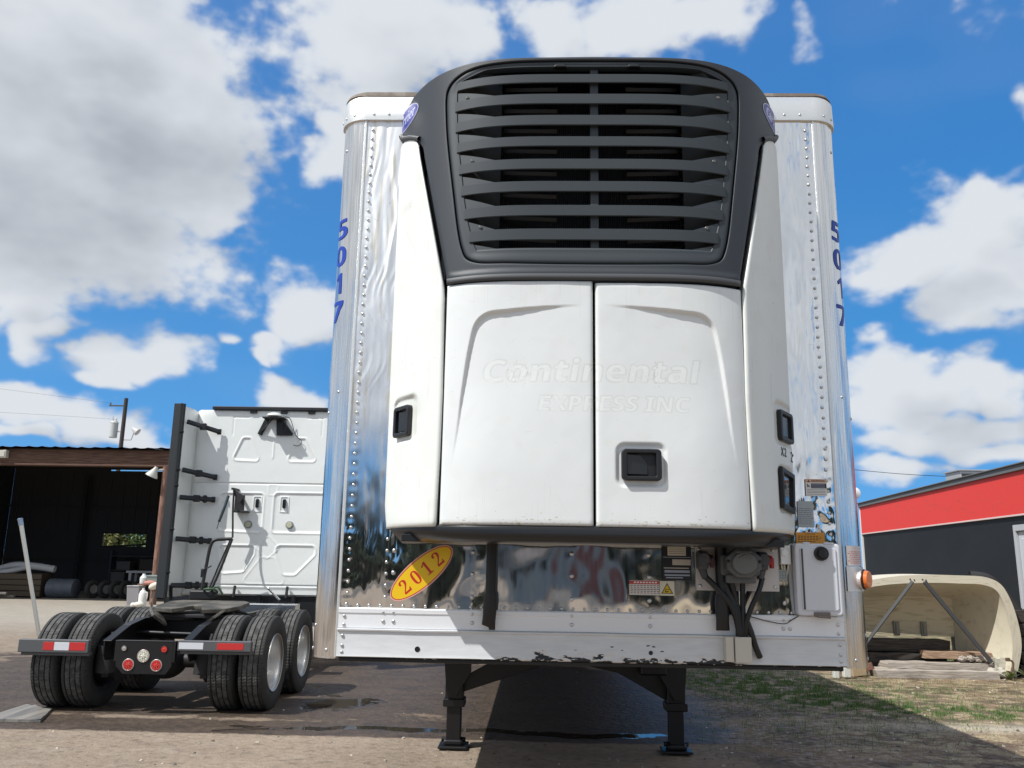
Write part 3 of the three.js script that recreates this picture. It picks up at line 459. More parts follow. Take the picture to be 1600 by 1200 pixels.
const doorPrint = canvasTex(2048, 1570, (c, w, h) => {
  const X = x => (x + 0.75) / 1.5 * w, Y = y => (1 - (y - 1.65) / 1.15) * h;
  c.fillStyle = '#e1e4e4'; c.fillRect(0, 0, w, h);
  const rr = seeded(8);
  for (let k = 0; k < 240; k++) { c.fillStyle = `rgba(${150 + rr() * 60},${150 + rr() * 50},${130 + rr() * 40},${0.01 + rr() * 0.025})`; c.beginPath(); c.ellipse(rr() * w, rr() * h, 6 + rr() * 70, 4 + rr() * 30, rr() * 3, 0, 7); c.fill(); }
  for (let k = 0; k < 130; k++) { c.fillStyle = `rgba(90,85,70,${0.1 + rr() * 0.25})`; c.fillRect(rr() * w, rr() * h, 1 + rr() * 3, 1 + rr() * 3); }
  c.lineJoin = 'round';
  const ghost = (txt, font, x0, x1, y, spread, slant) => { c.save(); c.font = font; c.textAlign = 'left'; const wd = c.measureText(txt).width; c.translate(X(x0), Y(y)); c.transform(1, 0, slant, 1, 0, 0); c.scale((X(x1) - X(x0)) / wd, 1); c.strokeStyle = 'rgba(186,188,170,0.16)'; c.lineWidth = spread * 2.6; c.strokeText(txt, 0, 0); c.strokeStyle = 'rgba(168,174,168,0.34)'; c.lineWidth = spread * 0.7; c.strokeText(txt, 0, 0); c.fillStyle = 'rgba(229,233,231,0.92)'; c.fillText(txt, 0, 0); c.restore(); };
  ghost('Continental', 'bold 190px sans-serif', -0.52, 0.475, 2.318, 7, -0.18);
  ghost('EXPRESS INC', 'bold 128px sans-serif', -0.262, 0.425, 2.183, 6, -0.16);
  for (let k = 0; k < 260; k++) { const px = X(-0.56 + rr() * 1.08), py = Y(2.15 + rr() * 0.32), t = (px / w); c.fillStyle = `rgba(225,228,228,${0.15 + 0.6 * rr() * (t < 0.42 ? 1 : 0.5)})`; c.beginPath(); c.ellipse(px, py, 8 + rr() * 46, 5 + rr() * 26, rr() * 3, 0, 7); c.fill(); }
  for (let k = 0; k < 60; k++) { c.strokeStyle = `rgba(120,112,92,${0.10 + rr() * 0.22})`; c.lineWidth = 1 + rr() * 2; const px = X(rr() < 0.5 ? 0.27 + rr() * 0.02 : -0.4 + rr() * 0.1), py = Y(2.30 + rr() * 0.12); c.beginPath(); c.moveTo(px, py); c.quadraticCurveTo(px + rr() * 20 - 10, py + rr() * 20, px + rr() * 30 - 15, py + rr() * 26); c.stroke(); }
  // runs of dirt from the seams, chips along the bottom edge
  for (let k = 0; k < 46; k++) { const px = rr() * w, top = rr() < 0.5 ? Y(2.79) : Y(1.86 - rr() * 0.1), L = 30 + rr() * 220; c.strokeStyle = `rgba(140,130,105,${0.02 + rr() * 0.05})`; c.lineWidth = 2 + rr() * 4; c.beginPath(); c.moveTo(px, top); c.lineTo(px + rr() * 6 - 3, top + L); c.stroke(); }
  for (let k = 0; k < 130; k++) { c.fillStyle = `rgba(${120 + rr() * 40},${105 + rr() * 30},80,${0.15 + rr() * 0.3})`; c.beginPath(); c.ellipse(rr() * w, Y(1.675 + rr() * rr() * 0.06), 2 + rr() * 12, 1 + rr() * 3, 0, 0, 7); c.fill(); }
  for (let k = 0; k < 24; k++) { c.strokeStyle = `rgba(150,150,146,${0.2 + rr() * 0.3})`; c.lineWidth = 1.2; const px = rr() * w, py = rr() * h; c.beginPath(); c.moveTo(px, py); c.lineTo(px + rr() * 120 - 60, py + rr() * 60 - 30); c.stroke(); }
  c.fillStyle = 'rgba(150,150,130,0.16)'; c.fillRect(X(-0.012), 0, X(0.0) - X(-0.012), h);
});
const doorMat = MP([0.97, 0.97, 0.965], 0.42, 0, { map: doorPrint, clearcoat: 0.25, clearcoatRoughness: 0.25 });
U('left_door'.slice(5), panel(() => -0.690, () => -0.006, 1.672, 2.788, 120, 190, { relief: (x, y) => recL(x, y) + ding(x, y), topOf: x => 2.796 - 0.014 * (1 - Math.pow(Math.abs(x) / 0.69, 2)) * 0 }), doorMat, { label: 'white left front door of the unit with a swept pressed recess' });
const rightDoor = U('door', panel(() => 0.006, () => 0.698, 1.670, 2.788, 120, 190, { relief: (x, y) => recL(-x, y) + doorLatchHollow(x, y) + ding(x, y) }), doorMat, { label: 'white right front door of the unit with a black latch low on it' });
function latch(x0, x1, y0, y1, z, parent, turn = 0) {
  const cx = (x0 + x1) / 2, cy = (y0 + y1) / 2, w = x1 - x0, h = y1 - y0, place = g => g.rotateY(turn).translate(cx, cy, z);
  const f = part('handle', [place(extrude(rrect(-w / 2, w / 2, -h / 2, h / 2, Math.min(w, h) * 0.14), 0.030, 0.005, [rrect(-w * 0.36, w * 0.36, -h * 0.36, h * 0.36, w * 0.03)])), place(box(w * 0.8, h * 0.8, 0.008, 0, 0, 0.002))], mat.black, parent);
  return f;
}
latch(0.116, 0.292, 1.872, 2.012, zc(0.2) - 0.009, rightDoor, R(1));
part('latch_plate', [box(0.095, 0.095, 0.010, 0.186, 1.945, zc(0.2) - 0.002, 0.004, [R(-6), R(8), 0]), rod([0.276, 1.885, zc(0.2) + 0.006], [0.276, 1.885, zc(0.2) + 0.012], 0.005)], mat.gloss, rightDoor);
// side panels
const panelPrint = canvasTex(1024, 1024, (c, w, h) => {
  const rr = seeded(18); c.fillStyle = '#e1e3e0'; c.fillRect(0, 0, w, h);
  for (let k = 0; k < 150; k++) { c.fillStyle = `rgba(${160 + rr() * 50},${155 + rr() * 45},${125 + rr() * 40},${0.015 + rr() * 0.03})`; c.beginPath(); c.ellipse(rr() * w, rr() * h, 6 + rr() * 40, 10 + rr() * 60, rr() - 0.5, 0, 7); c.fill(); }
  for (let k = 0; k < 60; k++) { c.strokeStyle = `rgba(150,138,108,${0.05 + rr() * 0.10})`; c.lineWidth = 1.5 + rr() * 3; const px = rr() * w, py = rr() * h, L = 20 + rr() * 160; c.beginPath(); c.moveTo(px, py); c.lineTo(px + rr() * 8 - 4, py + L); c.stroke(); }
  for (let k = 0; k < 140; k++) { c.fillStyle = `rgba(90,80,60,${0.12 + rr() * 0.3})`; c.fillRect(rr() * w, rr() * h, 1 + rr() * 3, 1 + rr() * 3); }
});
panelPrint.wrapS = panelPrint.wrapT = THREE.RepeatWrapping;
const panelMat = MP([0.98, 0.985, 0.97], 0.42, 0, { map: panelPrint, clearcoat: 0.25, clearcoatRoughness: 0.25 });
const piece = tab => y => { if (y <= tab[0][0]) return tab[0][1]; for (let i = 0; i + 1 < tab.length; i++) if (y <= tab[i + 1][0]) { const t = (y - tab[i][0]) / (tab[i + 1][0] - tab[i][0]); return mix(tab[i][1], tab[i + 1][1], t); } return tab[tab.length - 1][1]; };
const inner = piece([[1.66, 0.706], [2.0, 0.697], [2.3, 0.694], [2.78, 0.702], [2.86, 0.708], [3.2, 0.778], [3.6, 0.862], [3.70, 0.882]]);
const outer = piece([[1.66, 0.985], [1.78, 1.005], [2.3, 1.008], [3.3, 1.022], [3.5, 1.022], [3.70, 1.012]]);
const crease = (x, y) => -0.0025 * ss(0.012, 0, Math.abs(Math.abs(x) - 0.86 - 0.11 * ss(2.9, 3.3, y)) - 0.0) * ss(2.4, 2.9, y) * ss(3.36, 3.26, y) - 0.006 * ss(3.34, 3.27, y) * ss(2.4, 3.1, y) * ss(0.855, 0.885, Math.abs(x) - 0.03 * ss(2.9, 3.3, y)) * ss(1.0, 0.96, Math.abs(x));
const sideTop = x => 3.60 + 0.10 * ss(0.86, 0.95, Math.abs(x)) + 0.01;
const sL = U('side_panel', panel(y => -outer(y), y => -inner(y), 1.664, 3.70, 60, 220, { off: 0.014, r: 0.02, topOf: x => sideTop(x), relief: (x, y) => hollow(-0.962, -0.828, 2.07, 2.285, 0.03, 0.022, 0.02)(x, y) + crease(x, y) + ding(x, y), depth: 0.08 }), panelMat, { label: 'white left side panel tapering up beside the grille' });
const sR = U('side_panel', panel(y => inner(y), y => outer(y), 1.664, 3.70, 60, 220, { off: 0.014, r: 0.02, topOf: x => sideTop(x), relief: (x, y) => hollow(0.862, 1.0, 2.075, 2.285, 0.03, 0.022, 0.02)(x, y) + hollow(0.866, 0.985, 1.755, 1.975, 0.025, 0.02, 0.016)(x, y) + crease(x, y) + ding(x, y), depth: 0.08 }), panelMat, { label: 'white right side panel with a dark window low on it' });
const tiltAt = x => -Math.atan((zc(x + 0.03) - zc(x - 0.03)) / 0.06);
{
  const x = -0.893, t = tiltAt(x); latch(x - 0.077, x + 0.077, 2.095, 2.245, zc(x) - 0.02, sL, t);
  part('latch_plate', [box(0.10, 0.10, 0.010, x, 2.17, zc(x) + 0.0, 0.004, [0, t + 0.1, 0])], mat.gloss, sL);
  const xr = 0.93, tr = tiltAt(xr); latch(xr - 0.10, xr + 0.10, 2.10, 2.25, zc(xr) - 0.028, sR, tr);
  part('latch_plate', [box(0.13, 0.10, 0.010, xr, 2.175, zc(xr) - 0.004, 0.004, [0, tr, 0])], mat.gloss, sR);
  const xw = 0.925, tw = tiltAt(xw), w = 0.19, frame = extrude([[-w / 2, -0.085], [w / 2 - 0.02, -0.105], [w / 2, 0.085], [-w / 2 - 0.004, 0.108]], 0.02, 0.004, [[[-w / 2 + 0.022, -0.064], [w / 2 - 0.04, -0.078], [w / 2 - 0.026, 0.062], [-w / 2 + 0.02, 0.080]]]).rotateY(tw).translate(xw, 1.865, zc(xw) - 0.004);
  const win = part('window', frame, mat.black, sR, { label: 'dark display window low on the right side panel' });
  part('glass', box(w * 0.84, 0.175, 0.008, xw, 1.865, zc(xw) + 0.002, 0.002, [0, tw, 0]), MP([0.012, 0.014, 0.015], 0.05, 0, { clearcoat: 1, clearcoatRoughness: 0.03 }), win);
  part('display', box(0.07, 0.075, 0.004, xw - 0.03, 1.885, zc(xw - 0.03) + 0.006, 0.001, [0, tw, 0]), M([0.16, 0.16, 0.11], 0.3), win);
  // model badge: a cross-shaped mark and figures lettered on the curved panel
  const badge = (ch, x0, y0, size) => { let g = new THREE.ShapeGeometry(badgeFont.generateShapes(ch, size), 6); g = new TessellateModifier(0.012, 5).modify(g.index ? g.toNonIndexed() : g); const p = g.attributes.position; for (let i = 0; i < p.count; i++) { const xx = x0 + p.getX(i) * 0.62; p.setXYZ(i, xx, y0 + p.getY(i), zc(xx) + 0.0165); } g.computeVertexNormals(); return g; };
  const badgeFont = await new FontLoader().loadAsync('fonts/droid/droid_sans_bold.typeface.json');
  part('model_lettering', [badge('2100', 0.975, 2.012, 0.052), badge('X', 0.893, 2.026, 0.042), badge('2', 0.918, 2.026, 0.042)], mat.black, sR);
}
// charcoal hood round the grille
const outHalf = [[0, 3.951], [0.25, 3.950], [0.5, 3.948], [0.70, 3.944], [0.86, 3.936], [0.96, 3.915], [1.008, 3.872], [1.018, 3.82], [1.012, 3.765], [0.972, 3.70], [0.915, 3.655], [0.862, 3.60], [0.838, 3.50], [0.772, 3.195], [0.728, 2.99], [0.700, 2.86], [0.690, 2.815], [0.64, 2.800], [0.45, 2.795], [0.2, 2.793], [0, 2.793]];
const inHalf = [[0, 3.929], [0.22, 3.928], [0.44, 3.925], [0.585, 3.914], [0.66, 3.893], [0.705, 3.862], [0.726, 3.825], [0.731, 3.78], [0.730, 3.735], [0.727, 3.69], [0.724, 3.64], [0.719, 3.585], [0.709, 3.50], [0.674, 3.25], [0.646, 3.06], [0.624, 2.965], [0.600, 2.915], [0.545, 2.888], [0.40, 2.879], [0.2, 2.874], [0, 2.873]];
const loopOf = (half, n = 110) => { const h = catmull(half, n); return [...h, ...h.slice(1, -1).reverse().map(p => [-p[0], p[1]])]; };
{
  const O = loopOf(outHalf), I = loopOf(inHalf), rows = [], K = 16;
  rows.push(I.map(p => [p[0], p[1], zc(p[0]) - 0.06]));
  for (const v of edgeT(K)) rows.push(I.map((p, i) => { const q = O[i], x = mix(p[0], q[0], v), y = mix(p[1], q[1], v), L = Math.hypot(q[0] - p[0], q[1] - p[1]); return [x, y, zc(x) + 0.004 - drop((1 - v) * L, Math.min(0.02, L * 0.6)) - drop(v * L, Math.min(0.008, L * 0.4)) + 0.006 * ss(2.86, 2.83, y) * ss(0.0, 0.3, 1 - v)]; }));
  rows.push(O.map(p => [p[0], p[1] + (p[1] > 3.9 ? 0.004 : 0), Math.min(zc(p[0]) - 0.02, mix(0.02, 0.30, p[1] < 3.7 ? 1 : 0))]), O.map(p => [p[0], p[1], Math.min(zc(p[0]) - 0.02, p[1] < 3.7 ? 0.28 : -0.03)]));
  U('hood', loft(rows, { closed: true }), mat.hood, { label: 'charcoal plastic hood framing the grille' });
  // lips: along the bottom and over the tops of the side panels
  U('hood_lip', [loft([[2.83, -0.004], [2.824, 0.012], [2.803, 0.014], [2.796, 0.004]].map(([y, d]) => Array.from({ length: 61 }, (_, i) => { const x = mix(-0.692, 0.692, i / 60); return [x, y, zc(x) + d]; }))), ...[-1, 1].map(s => hose([[s * 1.02, 3.785, zc(1.02) + 0.01], [s * 0.985, 3.728, zc(0.985) + 0.014], [s * 0.93, 3.682, zc(0.93) + 0.012], [s * 0.875, 3.636, zc(0.875) + 0.01]], 0.014, 30))], mat.darkGrey);
  // grille panel: a ring set just inside the hood, open where the louvres are
  const tipAt = piece([[2.90, 0.52], [2.99, 0.566], [3.115, 0.598], [3.232, 0.618], [3.351, 0.632], [3.466, 0.648], [3.583, 0.660], [3.692, 0.666], [3.805, 0.668], [3.86, 0.648], [3.905, 0.5]]);
  const I2 = I.map(([x, y]) => [x * 0.992, mix(3.4, y, 0.992)]), K2 = 8;
  const hole = I2.map(([x, y]) => { const yy = clamp(y, 2.956, 3.898), xx = clamp(x, -tipAt(yy), tipAt(yy)); return [xx, yy]; });
  const g2 = [I2.map(p => [p[0], p[1], zc(p[0]) - 0.05])]; for (let k = 0; k <= K2; k++) g2.push(I2.map((p, i) => { const x = mix(p[0], hole[i][0], k / K2), y = mix(p[1], hole[i][1], k / K2); return [x, y, zc(x) - 0.004 - drop(k / K2 * 0.06, 0.006) - 0.004 * ss(0.3, 0.8, k / K2)]; }));
  g2.push(hole.map(p => [p[0], p[1], zc(p[0]) - 0.05]));
  const gp = U('grille', loft(g2, { closed: true }), mat.grille, { label: 'dark grey grille frame with eight curved louvres' });
  const bars = [[3.812, 3.855], [3.699, 3.749], [3.586, 3.636], [3.475, 3.523], [3.356, 3.406], [3.241, 3.291], [3.118, 3.169], [2.997, 3.050]];
  bars.forEach(([a, b]) => {
    const xm = tipAt((a + b) / 2) + 0.012, prof = [[a + 0.016, -0.036], [a - 0.003, -0.006], [a, -0.001], [b - 0.002, 0.001], [b + 0.001, -0.004], [b + 0.008, -0.036], [a + 0.016, -0.036]];
    part('louvre', loft(prof.map(([y, d]) => Array.from({ length: 65 }, (_, i) => { const x = mix(-xm, xm, i / 64); return [x, y, zc(x) + d]; })), { crease: 0.5 }), mat.grille, gp);
  });
  // webs between the louvre ends, and the slanting cheeks behind them
  const lower = [...bars.slice(1).map(q => q[1]), 2.958], upper = bars.map(q => q[0]);
  for (const s of [-1, 1]) {
    const web = upper.map((yu, k) => { const yl = lower[k], yt = yu - 0.012, xt = tipAt(yt) + 0.018; return loft([0, 1].map(v => Array.from({ length: 25 }, (_, i) => { const x = mix(0.44, xt + 0.01, i / 24), e = mix(yl - 0.006, yt + 0.004, clamp(i / 23)); return [s * x, v ? e : yl - 0.012, zc(x) - 0.0095]; }).sort((p, q) => p[0] - q[0]))); });
    const cheek = loft([2.92, 3.2, 3.5, 3.8, 3.91].map(y => Array.from({ length: 9 }, (_, i) => { const t = i / 8, x = mix(tipAt(y) + 0.02, 0.45, t); return [s * x, y, mix(zc(x) - 0.018, 0.30, Math.pow(t, 0.8))]; }).sort((p, q) => p[0] - q[0])));
    for (const q of web) part('grille_web', q, mat.grille, gp);
    part('grille_cheek', cheek, M([0.030, 0.038, 0.044], 0.6), gp);
  }
  part('grille_strut', [span(-0.014, 0.026, 2.93, 3.895, 0.36, 0.425, 0.004)], mat.grille, gp);
  for (const [x, y] of [[-0.616, 3.763], [-0.582, 3.418], [-0.534, 3.07], [0.616, 3.763], [0.582, 3.418], [0.534, 3.07]]) part('screw', [rivet(x, y, zc(x) - 0.012, 0.011), rod([x, y, zc(x) - 0.008], [x, y, zc(x) - 0.003], 0.006)], M([0.16, 0.15, 0.14], 0.4, 0.5), gp);
  for (const x of [-0.16, 0.2]) part('grille_stop', extrude(Array.from({ length: 15 }, (_, i) => [0.03 * Math.cos(R(i * 180 / 14)), 0.018 * Math.sin(R(i * 180 / 14))]), 0.03, 0.003).translate(x, 3.895, 0.42), mat.black, gp);
  // behind the louvres: the coil with its fins and brackets in a black housing
  U('housing', [span(-0.98, 0.98, 1.66, 3.90, -0.004, 0.02, 0.004), span(-0.93, -0.86, 1.66, 3.58, 0, 0.06, 0.004), span(0.86, 0.93, 1.66, 3.58, 0, 0.06, 0.004), span(-0.69, 0.69, 1.66, 2.86, 0.02, 0.30, 0.004), span(-0.56, 0.56, 3.90, 3.925, 0.02, 0.36, 0.004), span(-0.74, -0.71, 2.86, 3.82, 0.02, 0.24, 0.004), span(0.71, 0.74, 2.86, 3.82, 0.02, 0.24, 0.004)], mat.gloss);
  const fins = []; for (let k = 0; k < 84; k++) fins.push(span(-0.46 + k * 0.011, -0.458 + k * 0.011, 2.90, 3.88, 0.20, 0.232, 0.0005));
  const copper = M([0.10, 0.06, 0.04], 0.45, 0.5), brk = M([0.038, 0.033, 0.028], 0.5, 0.2);
  const coil = U('coil', [span(-0.48, 0.48, 2.88, 3.90, 0.16, 0.205, 0.004), ...fins], M([0.012, 0.011, 0.010], 0.5, 0.2));
  Array.from({ length: 14 }, (_, k) => [-1, 1].forEach(s => part('coil_tube', new THREE.TorusGeometry(0.018, 0.006, 6, 14, Math.PI).rotateZ(R(90) * s * -1).rotateY(R(20) * s).translate(s * -0.45 * -1, 2.93 + k * 0.07, 0.24), copper, coil)));
  for (const y of [3.78, 3.66, 3.55, 3.44, 3.32, 3.20, 3.08, 2.97]) for (const s of [-1, 1]) part('coil_bracket', bar([s * 0.44, y + 0.108, 0.25], [s * 0.17, y + 0.062, 0.33], 0.022, 0.008), brk, coil);
}
// maker's oval badge on each shoulder of the hood
for (const s of [-1, 1]) {
  const rows = [], cy = 3.835, rx = 0.175, ry = 0.062;
  for (let j = 0; j <= 10; j++) rows.push(Array.from({ length: 33 }, (_, i) => {
    const a = i / 32 * 2 * Math.PI, rr = j / 10; let du = rr * rx * Math.cos(a), dv = rr * ry * Math.sin(a) ;
    // arc length from the badge centre along the curved shoulder
    const xc = s * 0.985; let x = xc, left = Math.abs(du); const dir = Math.sign(du) || 1; while (left > 0) { const st = 0.002, sl = (zc(x + 0.001) - zc(x - 0.001)) / 0.002; x += dir * st / Math.hypot(1, Math.abs(x) > 1.025 ? 40 : sl); left -= st; if (Math.abs(x) > 1.017) { break; } }
    return [clamp(x, -1.017, 1.017), cy + dv, zc(x) + 0.0075 - (Math.abs(x) > 1.0169 ? left : 0)];
  }));
  const g = loft(rows, { uv: (p, u, v) => { const a = u * 2 * Math.PI; return [0.5 + 0.5 * v * Math.cos(a), 0.5 + 0.5 * v * Math.sin(a)]; } });
  U('badge', g, M([1, 1, 1], 0.35, 0, { map: canvasTex(512, 190, (c, w, h) => { c.fillStyle = '#b9b7cf'; c.fillRect(0, 0, w, h); c.fillStyle = '#2f3a94'; c.beginPath(); c.ellipse(w / 2, h / 2, w * 0.475, h * 0.455, 0, 0, 7); c.fill(); c.fillStyle = '#c9cbe4'; c.font = 'italic bold 112px serif'; c.textAlign = 'center'; c.fillText('Carrier', w / 2, h / 2 + 34, 380); }) }), { label: s < 0 ? 'blue oval badge on the left shoulder of the hood' : 'blue oval badge on the right shoulder of the hood' });
}
// black skirt under the doors
{
  const prof = [[1.676, -0.012], [1.664, 0.0], [1.650, -0.004], [1.640, 0.002], [1.622, -0.002], [1.606, -0.022], [1.598, -0.05], [1.596, -0.16]];
  U('skirt', [loft(prof.map(([y, d]) => Array.from({ length: 91 }, (_, i) => { const x = mix(-0.955, 0.955, i / 90), k = 1 - 0.05 * ss(1.66, 1.60, y); return [x * k, y, Math.max(0.004, zc(x) + d - 0.004)]; }))), span(-0.88, 0.88, 1.600, 1.635, 0.004, 0.22, 0.004)], M([0.012, 0.013, 0.015], 0.3), { label: 'black plastic skirt under the white doors' });
}

// ================================================================ THE ROAD TRACTOR (seen from behind)
const tractor = thing('road_tractor', 'white sleeper cab road tractor seen from behind with bare black frame', 'truck', [-4.10, 0, -4.90], R(1.2));
const K = (name, geo, m, o = {}) => part(name, geo, m, tractor, { local: true, ...o });
const treadBump = dataTex(512, 256, (u, v) => { const f = (u * 90) % 1, s = Math.abs(((v * 14) % 1) - 0.5), k = Math.abs(f - 0.5 + 0.25 * Math.sin(v * 50)) < 0.12 ? 0.15 : 0.8 + 0.2 * n2(u * 200, v * 60); return [k, k, k]; });
const tyreMat = M([1, 1, 1], 0.82, 0, { map: dataTex(512, 128, (u, v) => { const d = 0.5 + 0.5 * fbm2(u * 30, v * 8, 4), tread = ss(0.28, 0.34, v) * ss(0.72, 0.66, v), k = 0.026 + 0.012 * d + tread * 0.055 * ss(0.2, 0.75, d); return [toS(k * 1.02), toS(k), toS(k * 0.95)]; }, true), bumpMap: treadBump, bumpScale: 0.006 });
const TR = 0.466;
const tyreGeo = (() => {
  const pr = []; const w = 0.132;
  pr.push([0.272, -w * 0.70], [0.285, -w * 0.86], [0.33, -w * 1.0], [0.385, -w * 1.02], [0.430, -w * 0.96], [0.450, -w * 0.90], [TR - 0.006, -w * 0.86], [TR - 0.002, -w * 0.80]);
  for (const a of [-0.078, -0.027, 0.027, 0.078]) pr.push([TR, a - 0.0065], [TR - 0.013, a - 0.005], [TR - 0.013, a + 0.005], [TR, a + 0.0065]);
  pr.push([TR - 0.002, w * 0.80], [TR - 0.006, w * 0.86], [0.450, w * 0.90], [0.430, w * 0.96], [0.385, w * 1.02], [0.33, w * 1.0], [0.285, w * 0.86], [0.272, w * 0.70]);
  return toCreasedNormals(new THREE.LatheGeometry(pr.map(p => new THREE.Vector2(...p)), 72), 0.7).rotateZ(-Math.PI / 2);
})();
const lathe = (pr, n = 56) => toCreasedNormals(new THREE.LatheGeometry(pr.map(p => new THREE.Vector2(...p)), n), 0.6).rotateZ(-Math.PI / 2);
const rimGeo = merge([lathe([[0.274, 0.118], [0.286, 0.126], [0.290, 0.118], [0.281, 0.108], [0.262, 0.095], [0.252, 0.06], [0.250, 0.0], [0.240, -0.03], [0.215, -0.042], [0.17, -0.046], [0.155, -0.04], [0.10, -0.04]]), lathe([[0.10, -0.04], [0.10, 0.02], [0.092, 0.032], [0.06, 0.036], [0.0, 0.037]]),
  ...Array.from({ length: 10 }, (_, i) => { const a = i / 10 * 2 * Math.PI; return rod([-0.042, 0.13 * Math.cos(a), 0.13 * Math.sin(a)], [-0.012, 0.13 * Math.cos(a), 0.13 * Math.sin(a)], 0.015, 0.012, 6); })]);
const rimHoles = merge(Array.from({ length: 10 }, (_, i) => { const a = (i + 0.5) / 10 * 2 * Math.PI; return rod([-0.05, 0.192 * Math.cos(a), 0.192 * Math.sin(a)], [-0.0425, 0.192 * Math.cos(a), 0.192 * Math.sin(a)], 0.022, 0.022, 14); }));
const innerRim = lathe([[0.274, 0.118], [0.284, 0.122], [0.262, 0.09], [0.25, 0.02], [0.25, -0.08], [0.274, -0.118]]);
function wheel(parent, x, z, outerSide) {      // outerSide: +1 / -1 shows a dished rim on that side, 0 the inner of a pair
  const g = new THREE.Group(); g.name = 'wheel'; g.position.set(x, TR - 0.006, z); parent.add(g);
  const sp = rnd() * 6; const t = new THREE.Mesh(tyreGeo, tyreMat); t.name = 'tyre'; t.rotation.x = sp; g.add(t);
  const r = new THREE.Mesh(outerSide ? rimGeo : innerRim, mat.wheelMetal); r.name = 'rim'; if (!outerSide) r.material = mat.steelDark; if (outerSide < 0) r.rotation.y = Math.PI; g.add(r);
  if (outerSide) { const h = new THREE.Mesh(rimHoles, mat.black); h.name = 'hand_holes'; h.userData.kind = 'stuff'; if (outerSide < 0) h.rotation.y = Math.PI; g.add(h); }
}
for (const z of [0, -1.18]) for (const s of [-1, 1]) { wheel(tractor, s * 1.03, z, s); wheel(tractor, s * 0.725, z, 0); }
for (const z of [-11.5, -12.75]) { for (const s of [-1, 1]) { wheel(trailer, s * 1.10, z, s); wheel(trailer, s * 0.79, z, 0); } T('axle', rod([-0.95, TR, z], [0.95, TR, z], 0.07), mat.steelDark); }
T('bogie', [span(-0.55, -0.45, 0.6, 1.0, -13.3, -10.9, 0.01), span(0.45, 0.55, 0.6, 1.0, -13.3, -10.9, 0.01), span(-0.55, 0.55, 0.62, 0.72, -12.2, -12.0, 0.01)], mat.frame);
// frame
for (const s of [-1, 1]) {
  const side = [[0.50, 0.56], [0.50, 0.695], [0.10, 0.815], [-0.25, 0.862], [-3.2, 0.862], [-3.2, 0.60], [-0.2, 0.60], [0.2, 0.50], [0.44, 0.50]];
  K('frame_rail', [extrude(side.map(p => [p[0], p[1]]), 0.012, 0.002).rotateY(-Math.PI / 2).translate(s * 0.42 + 0.006, 0, 0), bar([s * (0.42 - 0.03), 0.690, 0.505], [s * (0.42 - 0.03), 0.815, 0.10], 0.085, 0.012), bar([s * 0.39, 0.815, 0.10], [s * 0.39, 0.862, -0.25], 0.085, 0.012), span(s * 0.345, s * 0.43, 0.85, 0.865, -3.2, -0.25, 0.003)].map(g => g), mat.frame);
}
K('cross_member', [span(-0.42, 0.42, 0.62, 0.82, -0.62, -0.58, 0.005), span(-0.42, 0.42, 0.56, 0.80, -1.9, -1.85, 0.005), span(-0.40, 0.40, 0.58, 0.68, 0.30, 0.34, 0.005), rod([-0.42, 0.72, -0.2], [0.42, 0.70, -0.22], 0.022)], mat.frame);
for (const z of [0, -1.18]) K('axle', [rod([-0.9, TR, z], [0.9, TR, z], 0.075, 0.075, 18), new THREE.SphereGeometry(0.21, 20, 14).scale(1, 0.9, 1.0).translate(0.02, TR, z), rod([0, TR, z], [0, TR + 0.05, z - 0.4], 0.1, 0.06)], mat.steelDark);
for (const z of [0.22, -0.96]) for (const s of [-1, 1]) K('air_spring', rod([s * 0.5, 0.36, z], [s * 0.5, 0.62, z], 0.11, 0.10, 22), mat.rubber);
for (const z of [0, -1.18]) for (const s of [-1, 1]) K('brake_drum', rod([s * 0.46, TR, z], [s * 0.66, TR, z], 0.215, 0.215, 26), mat.steelDark);
for (const s of [-1, 1]) K('chassis_link', [bar([s * 0.5, 0.34, 0.25], [s * 0.5, 0.40, -0.5], 0.07, 0.05), span(s * 0.46, s * 0.58, 0.33, 0.42, -0.2, 0.2, 0.01), rod([s * 0.47, 0.44, 0.2], [s * 0.52, 0.74, 0.12], 0.024)], mat.steelDark);
